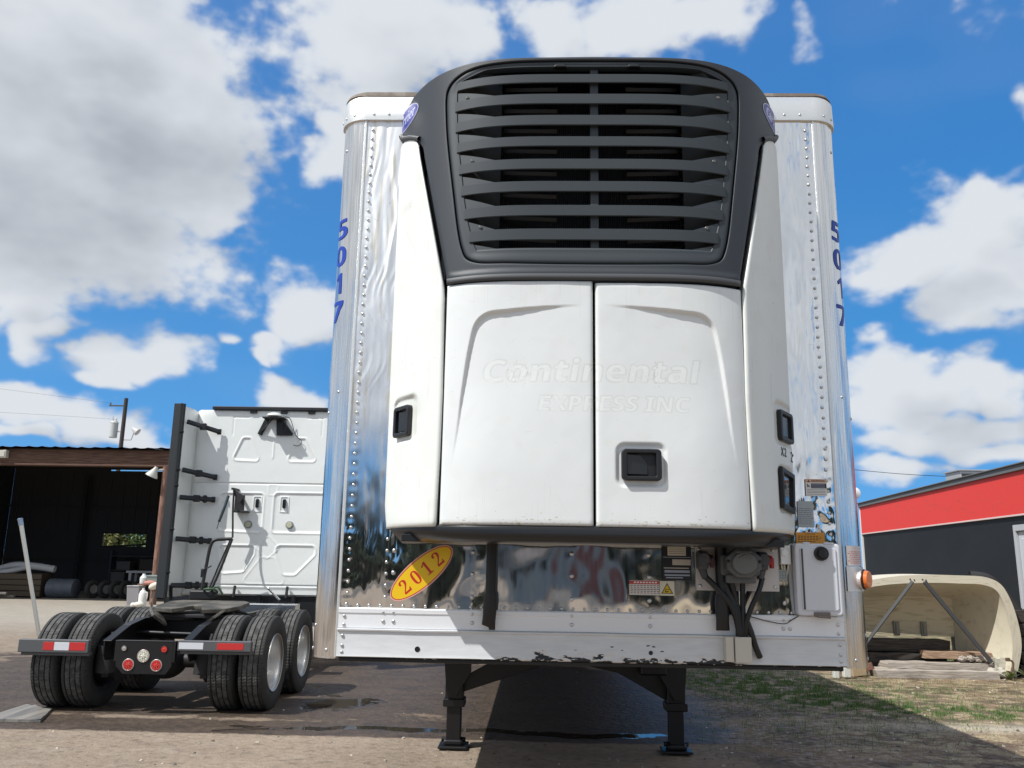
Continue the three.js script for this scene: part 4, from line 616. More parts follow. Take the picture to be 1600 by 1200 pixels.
// light plate across the rear
{
  const lp = K('light_plate', [extrude([[-0.275, 0.70], [0.275, 0.70], [0.275, 0.46], [0.225, 0.385], [-0.20, 0.385], [-0.275, 0.46]], 0.012, 0.002).translate(0, 0, 0.51), span(-0.275, 0.275, 0.692, 0.702, 0.47, 0.525, 0.003), span(-0.30, -0.262, 0.50, 0.70, 0.46, 0.52, 0.003), span(0.262, 0.30, 0.50, 0.70, 0.46, 0.52, 0.003)], mat.frame, { label: 'black plate across the frame carrying the rear lamps' });
  for (const [n, x, y, r, m] of [['tail_lamp', -0.148, 0.472, 0.052, mat.redLens], ['tail_lamp', 0.128, 0.470, 0.052, mat.redLens], ['reversing_lamp', -0.008, 0.556, 0.055, mat.clearLens], ['plate_lamp', -0.205, 0.626, 0.026, mat.silver], ['side_lamp', 0.192, 0.622, 0.030, mat.redLens]]) {
    const l = part(n, [rod([x, y, 0.520], [x, y, 0.532], r, r * 0.92, 26), new THREE.SphereGeometry(r * 0.9, 20, 8, 0, 7, 0, 0.6).rotateX(Math.PI / 2).translate(x, y, 0.530 - r * 0.72)], m, lp, { local: true });
    part('lamp_ring', new THREE.TorusGeometry(r * 1.02, r * 0.11, 8, 28).translate(x, y, 0.527), r > 0.04 ? M([0.5, 0.42, 0.40], 0.35, 0.5) : mat.black, l, { local: true });
    if (r > 0.04) part('lens_dots', Array.from({ length: 19 }, (_, i) => { const q = i < 1 ? 0 : i < 7 ? 0.38 : 0.72, a = i < 7 ? i : i * 0.524; return rivet(x + r * q * Math.cos(a * 1.0472 * (i < 7 ? 1 : 1)), y + r * q * Math.sin(a * 1.0472), 0.536, r * 0.11); }), m, l, { local: true, kind: 'stuff' });
  }
}
for (const [x0, x1, y, tape] of [[-1.24, -0.545, 0.638, [[-0.99, -0.885, 0], [-0.882, -0.735, 1], [-0.732, -0.575, 0]]], [0.33, 1.055, 0.662, [[0.345, 0.585, 1], [0.72, 0.98, 0]]]]) {
  const h = x0 < 0 ? 0.062 : 0.050, b = K('tail_bar', [span(x0, x1, y - h, y + h, 0.50, 0.56, 0.008), span(x0 + 0.02, x1, y - h - 0.03, y - h + 0.004, 0.47, 0.53, 0.006)], M([0.085, 0.088, 0.094], 0.5), { label: x0 < 0 ? 'left black tail bar with red and white reflective tape' : 'right black tail bar with one white and one red reflective strip' });
  for (const [a, c, k] of tape) part('reflector_tape', span(a, c, y - h * 0.62, y + h * 0.62, 0.5595, 0.5625, 0.001), k ? mat.tapeWhite : mat.tapeRed, b, { local: true });
}
// coupling plate (fifth wheel), greasy and worn
{
  const g = extrude([[-0.46, -0.10], [-0.40, -0.30], [-0.16, -0.42], [-0.045, -0.10], [0.045, -0.10], [0.16, -0.42], [0.40, -0.30], [0.46, -0.10], [0.46, 0.28], [0.36, 0.40], [-0.36, 0.40], [-0.46, 0.28]], 0.045, 0.008).rotateX(-Math.PI / 2);
  g.rotateX(R(4)).translate(0.10, 0.95, -0.62);
  K('fifth_wheel', [g, bar([-0.25, 0.925, -0.25], [-0.15, 0.85, -0.12], 0.20, 0.03), bar([0.45, 0.925, -0.25], [0.38, 0.85, -0.12], 0.20, 0.03)], M([1, 1, 1], 0.5, 0.2, { map: mottle([0.05, 0.047, 0.042], [0.15, 0.135, 0.11], 2.2, 2) }), { label: 'greasy worn fifth wheel coupling plate on the frame' });
  K('coupling_base', [span(-0.36, 0.50, 0.865, 0.90, -0.95, -0.35, 0.006), span(-0.34, -0.26, 0.88, 0.95, -0.75, -0.5, 0.01), span(0.42, 0.50, 0.88, 0.95, -0.75, -0.5, 0.01), hose([[0.30, 0.88, -0.5], [0.5, 0.93, -0.6], [0.6, 0.86, -0.9]], 0.015)], mat.steelDark);
  K('deck_plate', [span(-0.35, 0.72, 0.80, 0.92, -2.6, -2.35, 0.006)], mat.silver);
  K('grab_rod', [rod([0.52, 0.98, -2.3], [0.38, 1.12, -2.25], 0.014), new THREE.SphereGeometry(0.022, 10, 8).translate(0.38, 1.125, -2.25)], mat.silver);
}
// sleeper cab back wall with pressed shapes
const ZC = -3.35, CX = -0.10;
const sdPoly = P => (x, y) => { let d = 1e9, s = 1; for (let i = 0, j = P.length - 1; i < P.length; j = i++) { const [ax, ay] = P[i], [bx, by] = P[j], ex = bx - ax, ey = by - ay, wx = x - ax, wy = y - ay, t = clamp((wx * ex + wy * ey) / (ex * ex + ey * ey)); d = Math.min(d, (wx - ex * t) ** 2 + (wy - ey * t) ** 2); const c1 = y >= ay, c2 = y < by, c3 = ex * wy > ey * wx; if ((c1 && c2 && c3) || (!c1 && !c2 && !c3)) s = -s; } return s * Math.sqrt(d); };
{
  const shapes = [[[[-0.46, 3.24], [-0.56, 2.99], [-0.28, 2.98], [-0.40, 3.24]], 0.05], [[[0.35, 3.24], [0.43, 3.24], [0.57, 2.98], [0.26, 2.98]], 0.05], [[[-0.70, 1.96], [-0.16, 1.94], [-0.16, 2.40], [-0.70, 2.40]], 0.06], [[[0.10, 1.94], [0.86, 1.94], [0.86, 2.41], [0.10, 2.41]], 0.06], [[[0.19, 1.64], [0.64, 1.64], [0.64, 1.60], [0.40, 1.35], [0.30, 1.35], [0.19, 1.60]], 0.07], [[[-0.66, 1.64], [-0.24, 1.64], [-0.24, 1.58], [-0.36, 1.37], [-0.60, 1.35]], 0.06]].map(([p, r]) => [sdPoly(p), r]);
  const lines = [[sdPoly([[0.0, 1.80], [-0.13, 1.67], [0.0, 1.54], [0.14, 1.67]]), 0.03], [sdPoly([[-0.06, 1.48], [0.08, 1.48], [0.22, 1.2], [-0.26, 1.2]]), 0.05], [sdPoly([[-0.02, 2.56], [0.06, 2.56], [0.06, 2.46], [-0.02, 2.46]]), 0.03]];
  const h = (x, y) => {
    let v = 0;
    for (const [f, r] of shapes) { const d = f(x, y) - r; v += 0.007 * Math.exp(-((d / 0.014) ** 2)) - 0.008 * ss(0.02, -0.02, d + 0.02); }
    for (const [f, r] of lines) { const d = f(x, y) - r; v += 0.0035 * Math.exp(-((d / 0.012) ** 2)); }
    v -= 0.014 * Math.exp(-(((y - 2.60) / 0.008) ** 2));
    v -= 0.010 * Math.exp(-(((y - 1.13) / 0.010) ** 2)) + 0.012 * ss(1.12, 1.06, y);
    v += 0.008 * Math.exp(-(((x + 0.02) / 0.012) ** 2)) * ss(2.95, 3.0, y) * ss(3.27, 3.22, y);
    for (const s of [-1, 1]) v -= 0.006 * Math.exp(-(((x - 0.02 - s * 0.67) / 0.008) ** 2)) * ss(3.30, 3.34, y) * ss(3.62, 3.58, y) + 0.006 * Math.exp(-(((y - 3.59) / 0.008) ** 2)) * ss(0.70, 0.66, s * (x - 0.02)) * ss(0.42, 0.46, s * (x - 0.02));
    const e = Math.max(0, Math.abs(x - CX) - 0.86); v -= 0.75 * e * e + 2.2 * Math.max(0, e - 0.14) ** 2;     // rounded corners of the cab
    v -= 0.9 * Math.max(0, y - 3.60) ** 2;
    return v + 0.0015 * fbm2(x * 2, y * 2, 3);
  };
  const rows = []; for (let j = 0; j <= 300; j++) { const y = mix(1.0, 3.70, j / 300), r = []; for (let i = 0; i <= 230; i++) { const x = mix(CX - 1.14, CX + 1.14, i / 230); r.push([x, y, ZC + h(x, y)]); } rows.push(r); }
  const edge = (y, k) => rows[k].map(p => [p[0], y, p[2] - 0.06]);
  K('cab_back', loft([edge(0.99, 0), ...rows, edge(3.71, 300)], {}), mat.cabWhite, { label: 'white pressed back wall of the sleeper cab' });
  K('cab_body', [loft([1.0, 3.4, 3.62, 3.70].map(y => [[CX - 1.13, ZC - 0.25], [CX - 1.18, ZC - 1.9], [CX - 0.95, ZC - 2.6], [CX + 0.95, ZC - 2.6], [CX + 1.18, ZC - 1.9], [CX + 1.13, ZC - 0.25]].map(p => [p[0] * (y > 3.65 ? 0.97 : 1), y, p[1]]))), span(CX - 1.10, CX + 1.10, 3.66, 3.71, ZC - 2.5, ZC - 0.06, 0.01), span(CX - 1.12, CX + 1.12, 0.98, 1.02, ZC - 2.5, ZC - 0.06, 0.01)], mat.cabWhite);
  K('bonnet', [loft([[0.55, 1.08], [1.2, 1.08], [1.65, 0.85], [1.85, 0.5], [1.9, 0]].map(([y, w]) => [[-w, ZC - 2.6], [-w * 0.9, ZC - 3.6], [w * 0.9, ZC - 3.6], [w, ZC - 2.6]].map(p => [CX + p[0], y - (p[1] < ZC - 3 ? 0.25 : 0), p[1]]))), span(CX - 0.9, CX + 0.9, 0.45, 1.65, ZC - 3.62, ZC - 3.56, 0.02)], mat.cabWhite);
  K('roof_trim', [span(-0.98, CX + 1.02, 3.70, 3.755, ZC - 0.06, ZC + 0.045, 0.012), ...[-0.36, 0.10, 0.52].map(x => span(x - 0.05, x + 0.05, 3.655, 3.71, ZC - 0.03, ZC + 0.03, 0.006))], mat.black, { label: 'black rubber trim along the top edge of the cab' });
  // side extenders
  for (const s of [-1, 1]) {
    const x0 = CX + s * 1.10, x1 = CX + s * 1.17, zr = ZC + 0.42, pan = loft([0.96, 2.4, 3.4, 3.70].map((y, k) => [[x0 + s * 0.02, ZC - 0.20], [x0 + s * 0.035, ZC + 0.05], [x1, ZC + 0.28], [x1 + s * 0.02, zr - 0.02 - (k === 3 ? 0.0 : 0)]].map(p => [p[0], y + (k === 3 ? -0.06 * (p[1] > ZC ? 0.1 : 1) : 0), p[1]])));
    const outerSkin = pan.clone().translate(s * 0.025, 0, 0);
    const e = K('side_extender', [pan, outerSkin], mat.cabWhite, { label: s < 0 ? 'white left side extender panel behind the cab' : 'white right side extender panel behind the cab' });
    part('rubber_edge', [loft([0.95, 1.5, 2.6, 3.72].map(y => [[x1 - s * 0.02, y, zr - 0.05], [x1 + s * 0.012, y, zr + 0.0], [x1 + s * 0.12, y, zr - 0.02], [x1 + s * 0.13, y, zr - 0.045]])), span(x1 - s * 0.006, x1 + s * 0.135, 0.95, 3.72, zr - 0.03, zr - 0.005, 0.006)], M([0.022, 0.026, 0.03], 0.6), e, { local: true });
    part('edge_clip', [3.3, 2.75, 2.52, 1.9, 1.3].map(y => rod([x1 - s * 0.03, y, zr - 0.03], [x1 + s * 0.01, y, zr + 0.006], 0.018, 0.014, 8)), mat.black, e, { local: true, kind: 'stuff' });
    for (const [ya, yb, k] of [[3.47, 3.36, 0], [2.76, 2.68, 0], [2.36, 2.35, 1], [1.77, 1.75, 1], [1.12, 1.12, 2]]) {
      const a = [x1 - s * 0.03, ya, ZC + 0.30], b = [x0 - s * (s < 0 ? 0.36 : 0.04), yb, ZC + (s < 0 ? 0.05 : 0.10)], md = [(a[0] + b[0]) / 2, (ya + yb) / 2, (a[2] + b[2]) / 2];
      part('stay', [bar(a, b, 0.062, 0.04), box(0.09, 0.10, 0.07, md[0], md[1], md[2], 0.012), box(0.06, 0.085, 0.03, b[0], b[1], b[2] + 0.0, 0.008), ...(k ? [box(0.05, 0.11, 0.05, mix(a[0], b[0], 0.75), mix(ya, yb, 0.75), mix(a[2], b[2], 0.75), 0.01)] : []), ...(k === 2 ? [bar([a[0], ya, a[2]], [a[0], ya - 0.2, a[2] - 0.05], 0.04, 0.03)] : [])], mat.black, e, { local: true });
    }
  }
  // aerial on a bracket
  const ab = K('aerial_bracket', [bar([0.0, 3.58, ZC + 0.16], [-0.24, 3.35, ZC + 0.02], 0.035, 0.012), bar([0.10, 3.58, ZC + 0.16], [0.26, 3.34, ZC + 0.02], 0.035, 0.012), bar([-0.14, 3.57, ZC + 0.02], [-0.24, 3.33, ZC + 0.02], 0.07, 0.03), span(-0.16, 0.16, 3.555, 3.575, ZC + 0.0, ZC + 0.22, 0.004), extrude([[0, 0], [0.10, 0.0], [0.26, -0.24], [0.02, -0.24]], 0.012, 0.002).translate(0.0, 3.56, ZC + 0.03)], mat.black);
  part('aerial_dome', [lathe([[0.0, 0.045], [0.06, 0.042], [0.10, 0.025], [0.115, 0.0], [0.11, -0.01], [0, -0.012]], 28).rotateZ(Math.PI / 2).translate(0.0, 3.60, ZC + 0.14)], mat.cabWhite, ab, { local: true });
  part('aerial_cable', [hose([[0.10, 3.57, ZC + 0.16], [0.18, 3.50, ZC + 0.16], [0.17, 3.38, ZC + 0.14], [0.10, 3.40, ZC + 0.12], [0.13, 3.54, ZC + 0.14]], 0.006), hose([[0.14, 3.6, ZC + 0.1], [0.22, 3.56, ZC + 0.06], [0.30, 3.34, ZC + 0.03], [0.40, 3.24, ZC + 0.03], [0.36, 3.17, ZC + 0.035], [0.28, 3.18, ZC + 0.04]], 0.005)], mat.black, ab, { local: true });
  // lamps, vents
  for (const x of [-0.31, 0.30]) { const l = K('work_lamp', [rod([x, 2.0, ZC - 0.02], [x, 2.0, ZC + 0.02], 0.058, 0.054, 26)], mat.grey); part('lamp_lens', rod([x, 2.0, ZC + 0.018], [x, 2.0, ZC + 0.028], 0.044, 0.038, 24), M([0.50, 0.50, 0.36], 0.2), l, { local: true }); }
  for (const x of [-0.20, 0.20]) { const f = K('vent', [extrude(rrect(x - 0.07, x + 0.07, 2.18, 2.42, 0.02), 0.02, 0.005, [rrect(x - 0.05, x + 0.05, 2.20, 2.40, 0.015)]).translate(0, 0, ZC - 0.02)], mat.cabWhite); part('vent_slot', [box(0.05, 0.135, 0.05, x, 2.31, ZC + 0.005, 0.02), ...[2.28, 2.31, 2.34].map(y => box(0.03, 0.012, 0.012, x, y, ZC + 0.034))], mat.gloss, f, { local: true }); }
  K('tether_bracket', [extrude([[0, 0], [0.16, -0.10], [0.10, -0.22], [0.0, -0.05]], 0.03, 0.004).translate(-0.50, 2.50, ZC + 0.20), span(-0.50, -0.36, 2.17, 2.42, ZC + 0.08, ZC + 0.12, 0.006), span(-0.50, -0.30, 2.165, 2.19, ZC, ZC + 0.2, 0.004), bar([-0.50, 2.5, ZC], [-0.50, 2.5, ZC + 0.25], 0.04, 0.03)], mat.steelDark);
  K('tether_spring', [hose([[-0.56, 2.40, ZC + 0.22], [-0.60, 2.22, ZC + 0.24], [-0.66, 2.02, ZC + 0.24]], 0.02), rod([-0.66, 2.02, ZC + 0.24], [-0.68, 1.92, ZC + 0.24], 0.006)], M([0.03, 0.05, 0.06], 0.5));
  K('cab_hose', hose([[-0.48, 2.45, ZC + 0.24], [-0.47, 2.2, ZC + 0.25], [-0.45, 1.95, ZC + 0.25], [-0.43, 1.80, ZC + 0.28]], 0.014), mat.hoseBlack);
  K('cab_hose', hose([[-0.76, 1.02, ZC + 0.42], [-0.74, 1.35, ZC + 0.38], [-0.71, 1.66, ZC + 0.36], [-0.66, 1.755, ZC + 0.35], [-0.52, 1.775, ZC + 0.33], [-0.42, 1.78, ZC + 0.32]], 0.024, 60), mat.hoseBlack);
  K('cab_hose', hose([[-0.42, 1.78, ZC + 0.32], [-0.45, 1.66, ZC + 0.34], [-0.53, 1.36, ZC + 0.38], [-0.64, 1.02, ZC + 0.42]], 0.018, 60), mat.hoseBlack);
  K('cab_hose', hose([[-0.44, 1.78, ZC + 0.32], [-0.50, 1.6, ZC + 0.34], [-0.60, 1.3, ZC + 0.36], [-0.68, 1.02, ZC + 0.40]], 0.012, 50), mat.hoseBlack);
  K('hose_clamp', [box(0.05, 0.12, 0.05, -0.77, 1.30, ZC + 0.39, 0.01), rod([-0.77, 1.34, ZC + 0.39], [-0.66, 1.40, ZC + 0.39], 0.01)], mat.black);
  K('under_cab', [span(CX - 0.95, CX + 1.0, 0.62, 0.98, ZC - 0.9, ZC - 0.05, 0.02), span(-0.42, 0.42, 0.62, 0.86, ZC - 0.6, ZC + 0.3, 0.02), ...[-0.05, 0.45].map(x => rod([x, 0.7, ZC + 0.06], [x, 1.0, ZC + 0.06], 0.03)), ...[-0.42, 0.34].map(x => rod([x, 0.96, ZC + 0.07], [x, 1.12, ZC + 0.03], 0.02)), box(0.34, 0.14, 0.2, -0.72, 1.0, ZC + 0.42, 0.03)], mat.black);
  K('line_coil', [new THREE.TorusGeometry(0.09, 0.014, 8, 26).rotateX(1.2).translate(-0.60, 1.06, ZC + 0.5), hose([[-0.62, 1.04, ZC + 0.5], [-0.5, 1.12, ZC + 0.55], [-0.42, 1.02, ZC + 0.52]], 0.014)], M([0.05, 0.10, 0.05], 0.5));
}
//==MORE==
// ================================================================ THE OPEN SHED, LEFT
const rust = mottle([0.085, 0.040, 0.026], [0.17, 0.095, 0.065], 14, 1);
{
  const zf = -23.6, xr = -12.35, xl = -24, zb = -33.5, shed = thing('open_shed', 'dark open fronted shed with a rusty brown beam and corrugated roof behind the tractor', 'shed', [-18, 0, -28]);
  const S = (n, g, m, o) => part(n, g, m, shed, o);
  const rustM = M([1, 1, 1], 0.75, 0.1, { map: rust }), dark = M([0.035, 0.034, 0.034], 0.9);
  S('beam', [span(xl, xr, 4.46, 5.0, zf - 0.05, zf, 0.01), span(xl, xr, 4.46, 4.52, zf - 0.3, zf + 0.03, 0.01), span(xl, xr, 4.95, 5.0, zf - 0.3, zf + 0.03, 0.01)], rustM, { label: 'rusty brown steel beam over the open front' });
  // corrugated roof sheets, each 0.9 m wide
  for (let k = 0; k < 13; k++) {
    const x0 = xl + k * 0.9, row = z => Array.from({ length: 25 }, (_, i) => { const x = x0 + i / 24 * 0.9; return [x, 5.06 + (zf - z) * 0.025 + 0.030 * Math.pow(0.5 + 0.5 * Math.cos((x - xl) / 0.9 * 2 * Math.PI * 2), 3) + (zf - z) * 0.03 + 0.012 * n2(k * 3, z), z]; });
    S('roof_sheet', loft([row(zf + 0.25), row(zb - 0.2)]), M([1, 1, 1], 0.6, 0.4, { map: rust }));
  }
  S('roof_underside', loft([[[xl, 5.0, zf + 0.2], [xr, 5.0, zf + 0.2]], [[xl, 5.0 + 9.9 * 0.055, zb], [xr, 5.0 + 9.9 * 0.055, zb]]]), dark);
  for (let k = 0; k < 6; k++) S('purlin', span(xl, xr, 4.84 + k * 0.1, 4.98 + k * 0.1, zf - 0.8 - k * 1.8, zf - 0.72 - k * 1.8, 0.006), M([0.05, 0.045, 0.042], 0.9));
  for (let k = 0; k < 19; k++) S('wall_rib', span(xl + 0.3 + k * 0.6, xl + 0.36 + k * 0.6, 2.6, 5.3, zb, zb + 0.03, 0.006), M([0.06, 0.058, 0.056], 0.85));
  for (const y of [1.3, 3.6]) S('girt', span(xl, xr, y, y + 0.1, zb + 0.03, zb + 0.1, 0.006), M([0.055, 0.05, 0.045], 0.9));
  S('post', [rod([xr - 0.25, 0, zf + 0.05], [xr - 0.25, 4.46, zf + 0.05], 0.11, 0.11, 20)], M([1, 1, 1], 0.7, 0, { map: mottle([0.16, 0.08, 0.055], [0.26, 0.145, 0.105], 8, 6) }), { label: 'rust brown pipe post at the corner of the shed' });
  // back wall round the window opening, side walls
  const wx0 = -19.6, wx1 = -17.62, wy0 = 1.94, wy1 = 2.52;
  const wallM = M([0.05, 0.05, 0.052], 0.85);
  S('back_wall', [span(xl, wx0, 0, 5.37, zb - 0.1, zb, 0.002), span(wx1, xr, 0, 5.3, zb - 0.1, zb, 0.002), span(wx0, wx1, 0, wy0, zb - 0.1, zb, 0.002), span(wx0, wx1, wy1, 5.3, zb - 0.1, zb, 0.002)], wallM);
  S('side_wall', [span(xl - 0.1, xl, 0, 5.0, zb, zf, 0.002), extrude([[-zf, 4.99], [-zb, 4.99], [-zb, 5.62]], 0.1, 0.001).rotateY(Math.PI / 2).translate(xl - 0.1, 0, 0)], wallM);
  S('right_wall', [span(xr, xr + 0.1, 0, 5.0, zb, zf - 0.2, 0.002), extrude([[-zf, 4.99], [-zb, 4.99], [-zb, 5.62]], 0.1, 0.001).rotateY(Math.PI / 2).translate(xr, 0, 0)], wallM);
  S('window_frame', [bar([wx0, wy0 - 0.03, zb + 0.02], [wx1, wy0 + 0.10, zb + 0.02], 0.07, 0.05), bar([wx0, wy1, zb + 0.02], [wx1, wy1, zb + 0.02], 0.05, 0.05)], dark);
  for (const x of [-20.4, -17.0, -14.0]) S('column', [rod([x, 0, zb + 0.4], [x, 5, zb + 0.4], 0.09)], dark);
  const fl = thing('floodlight', 'white floodlight hung under the beam beside the brown shed post', 'floodlight', [-12.85, 4.3, -23.4]);
  part('lamp_head', [lathe([[0.05, -0.18], [0.07, -0.1], [0.12, 0.0], [0.20, 0.14], [0.205, 0.17], [0.18, 0.16], [0.0, 0.10]], 24).rotateZ(R(-115)).translate(-12.92, 4.27, -23.36)], M([0.55, 0.55, 0.48], 0.5), fl);
  part('arm', [rod([-12.84, 4.33, -23.38], [-12.62, 4.36, -23.5], 0.03)], mat.beige, fl);
  single('junction_box', [span(-18.4, -18.03, 4.68, 4.95, -23.58, -23.40, 0.02), span(-18.36, -18.07, 4.72, 4.91, -23.40, -23.385, 0.01)], mat.beige, 'cream electrical box on the rusty beam at the left edge', 'electrical box');
  // things lying about in the dark of the shed
  single('tarpaulin_roll', [hose([[-20.2, 0.95, -27.2], [-19.4, 1.12, -27], [-18.6, 1.1, -26.9], [-17.9, 1.0, -27]], 0.13, 40), hose([[-20.3, 0.8, -26.8], [-19.5, 0.9, -26.7], [-18.9, 1.05, -26.9]], 0.10, 30)], M([0.42, 0.43, 0.44], 0.8), 'pale grey rolled sheet lying on the crate at the left in the shed', 'roll');
  const crate = thing('wooden_crate', 'brown wooden crate standing inside the dark shed under the rolled sheet', 'crate', [-18.8, 0, -27]);
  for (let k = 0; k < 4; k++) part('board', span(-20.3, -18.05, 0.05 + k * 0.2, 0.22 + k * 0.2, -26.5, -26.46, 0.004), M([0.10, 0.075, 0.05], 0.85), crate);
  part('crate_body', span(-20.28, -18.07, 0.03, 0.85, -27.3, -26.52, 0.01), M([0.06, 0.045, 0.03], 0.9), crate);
  const drum = (n, x, z, r, len, c, label, group) => { const t = thing(n, label, 'drum', [x, 0, z], 0, group); part('barrel', [lathe([[0, -len / 2], [r * 0.9, -len / 2], [r, -len / 2 + 0.02], [r, -len * 0.18], [r * 1.03, -len * 0.16], [r, -len * 0.14], [r, len * 0.14], [r * 1.03, len * 0.16], [r, len * 0.18], [r, len / 2 - 0.02], [r * 0.9, len / 2], [0, len / 2]], 26).translate(x, r, z)], M(c, 0.5), t); return t; };
  drum('steel_drum', -17.4, -26.8, 0.34, 1.0, [0.10, 0.115, 0.14], 'blue grey steel drum lying on its side beside the wooden crate');
  const tr = thing('spare_wheel', 'dark round wheel on the shed floor, nearest the blue grey drum', 'wheel', [-16.3, 0, -26.8], 0, 'row of dark wheels on the shed floor');
  part('tyre', new THREE.TorusGeometry(0.24, 0.09, 10, 26).rotateY(R(65)).translate(-16.3, 0.33, -26.8), M([0.03, 0.03, 0.03], 0.8), tr); part('rim', lathe([[0.0, 0.02], [0.12, 0.02], [0.16, 0.05], [0.16, -0.05]], 22).rotateY(R(-25)).translate(-16.3, 0.33, -26.8), M([0.28, 0.27, 0.26], 0.5), tr);
  for (let k = 1; k < 6; k++) { const q = tr.clone(); q.name = numbered('spare_wheel'); q.position.set(-16.3 + k * 0.42, 0, -26.8 + 0.1 * Math.sin(k * 5)); q.userData.category = 'wheel'; q.userData.label = `dark round wheel on the shed floor, ${['second', 'third', 'fourth', 'fifth', 'sixth'][k - 1]} from the blue grey drum`; scene.add(q); }
  single('work_bench', [span(-15.2, -12.9, 0.92, 1.0, -27.6, -26.9, 0.01), span(-15.1, -15.0, 0, 0.92, -27.5, -27.4, 0.01), span(-13.1, -13.0, 0, 0.92, -27.5, -27.4, 0.01), span(-15.1, -15.0, 0, 0.92, -27.0, -26.92, 0.01), span(-13.1, -13.0, 0, 0.92, -27.0, -26.92, 0.01), span(-15.1, -13, 0.42, 0.46, -27.5, -26.95, 0.01)], M([0.25, 0.26, 0.28], 0.6), 'grey work bench standing in the dark at the right of the shed', 'bench');
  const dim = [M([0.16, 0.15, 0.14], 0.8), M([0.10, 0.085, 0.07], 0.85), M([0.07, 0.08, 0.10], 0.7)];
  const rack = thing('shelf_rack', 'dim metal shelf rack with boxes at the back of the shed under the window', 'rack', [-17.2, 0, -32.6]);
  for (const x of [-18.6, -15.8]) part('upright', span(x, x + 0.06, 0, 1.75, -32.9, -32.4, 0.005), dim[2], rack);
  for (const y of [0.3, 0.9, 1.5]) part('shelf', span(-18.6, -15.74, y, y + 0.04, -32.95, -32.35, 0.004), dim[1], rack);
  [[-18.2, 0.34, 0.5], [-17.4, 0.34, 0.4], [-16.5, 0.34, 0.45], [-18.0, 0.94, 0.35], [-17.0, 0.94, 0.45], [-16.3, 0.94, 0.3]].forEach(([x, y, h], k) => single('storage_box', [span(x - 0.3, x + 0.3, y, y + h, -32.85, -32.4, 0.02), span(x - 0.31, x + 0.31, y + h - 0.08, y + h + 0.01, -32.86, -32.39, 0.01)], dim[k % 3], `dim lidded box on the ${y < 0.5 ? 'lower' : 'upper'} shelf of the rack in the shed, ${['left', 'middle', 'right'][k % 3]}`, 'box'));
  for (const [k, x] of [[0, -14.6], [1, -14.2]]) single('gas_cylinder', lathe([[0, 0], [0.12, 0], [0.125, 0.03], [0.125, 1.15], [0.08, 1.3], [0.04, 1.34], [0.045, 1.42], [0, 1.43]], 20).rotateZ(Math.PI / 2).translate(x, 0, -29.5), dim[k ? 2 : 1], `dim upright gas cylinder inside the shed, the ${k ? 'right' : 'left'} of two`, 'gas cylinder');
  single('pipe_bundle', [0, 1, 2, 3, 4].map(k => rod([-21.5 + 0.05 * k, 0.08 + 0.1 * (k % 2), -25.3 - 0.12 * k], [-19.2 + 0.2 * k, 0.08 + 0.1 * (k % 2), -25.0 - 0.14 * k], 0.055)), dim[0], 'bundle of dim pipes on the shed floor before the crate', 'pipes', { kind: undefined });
  // clutter at the foot of the post, in the sun
  const bin = thing('grey_bin', 'grey metal bin standing at the foot of the brown shed post', 'bin', [-12.45, 0, -22]);
  part('bin_body', [loft([[0.04, 0.17], [0.60, 0.20], [0.63, 0.205]].map(([y, r]) => rrect(-r, r, -r, r, 0.03).map(p => [-12.47 + p[0], y, -22 + p[1]])), { closed: true }), span(-12.66, -12.28, 0.03, 0.06, -22.19, -21.81, 0.01)], M([0.26, 0.25, 0.26], 0.6), bin); part('bin_rim', [hose(rrect(-0.205, 0.205, -0.205, 0.205, 0.04).map(p => [-12.47 + p[0], 0.63, -22 + p[1]]).concat([[-12.265, 0.63, -21.83]]), 0.014, 60)], M([0.35, 0.35, 0.35], 0.5), bin);
  single('white_jug', [lathe([[0, 0], [0.11, 0.0], [0.12, 0.04], [0.12, 0.36], [0.08, 0.46], [0.035, 0.50], [0.035, 0.55], [0, 0.55]], 20).rotateZ(Math.PI / 2).translate(-12.12, 0.03, -21.75), hose([[-12.07, 0.45, -21.72], [-11.98, 0.44, -21.72], [-11.98, 0.28, -21.72], [-12.01, 0.24, -21.72]], 0.018)], M([0.72, 0.71, 0.66], 0.5), 'white plastic jug standing against the grey bin', 'jug');
  single('white_lump', [new THREE.IcosahedronGeometry(0.12, 3).scale(1.3, 0.7, 1).translate(-12.15, 0.10, -21.6), new THREE.IcosahedronGeometry(0.08, 3).translate(-12.32, 0.08, -21.6)], M([0.66, 0.63, 0.55], 0.7), 'crumpled white rag lying at the base of the white jug', 'rag');
  const stand = thing('pipe_stand', 'rusty pipe stand heaped with rags and bottles beside the brown post', 'stand', [-11.95, 0, -22]);
  part('leg', rod([-11.93, 0, -22], [-11.93, 0.5, -22], 0.035), M([0.30, 0.24, 0.18], 0.7), stand); part('tray', [span(-12.35, -11.65, 0.66, 0.70, -22.2, -21.8, 0.01), rod([-11.93, 0.5, -22], [-11.9, 0.68, -22], 0.08, 0.12)], M([0.20, 0.085, 0.05], 0.7), stand);
  single('rag', [new THREE.IcosahedronGeometry(0.16, 3).scale(1.3, 0.5, 0.9).translate(-11.98, 0.73, -21.9)], M([0.45, 0.20, 0.16], 0.85), 'faded red rag on the pipe stand', 'rag');
  single('rag', [new THREE.IcosahedronGeometry(0.14, 3).scale(1.2, 0.75, 0.9).rotateZ(0.4).translate(-11.82, 0.64, -21.78)], M([0.66, 0.60, 0.50], 0.85), 'cream rag hanging over the edge of the pipe stand', 'rag');
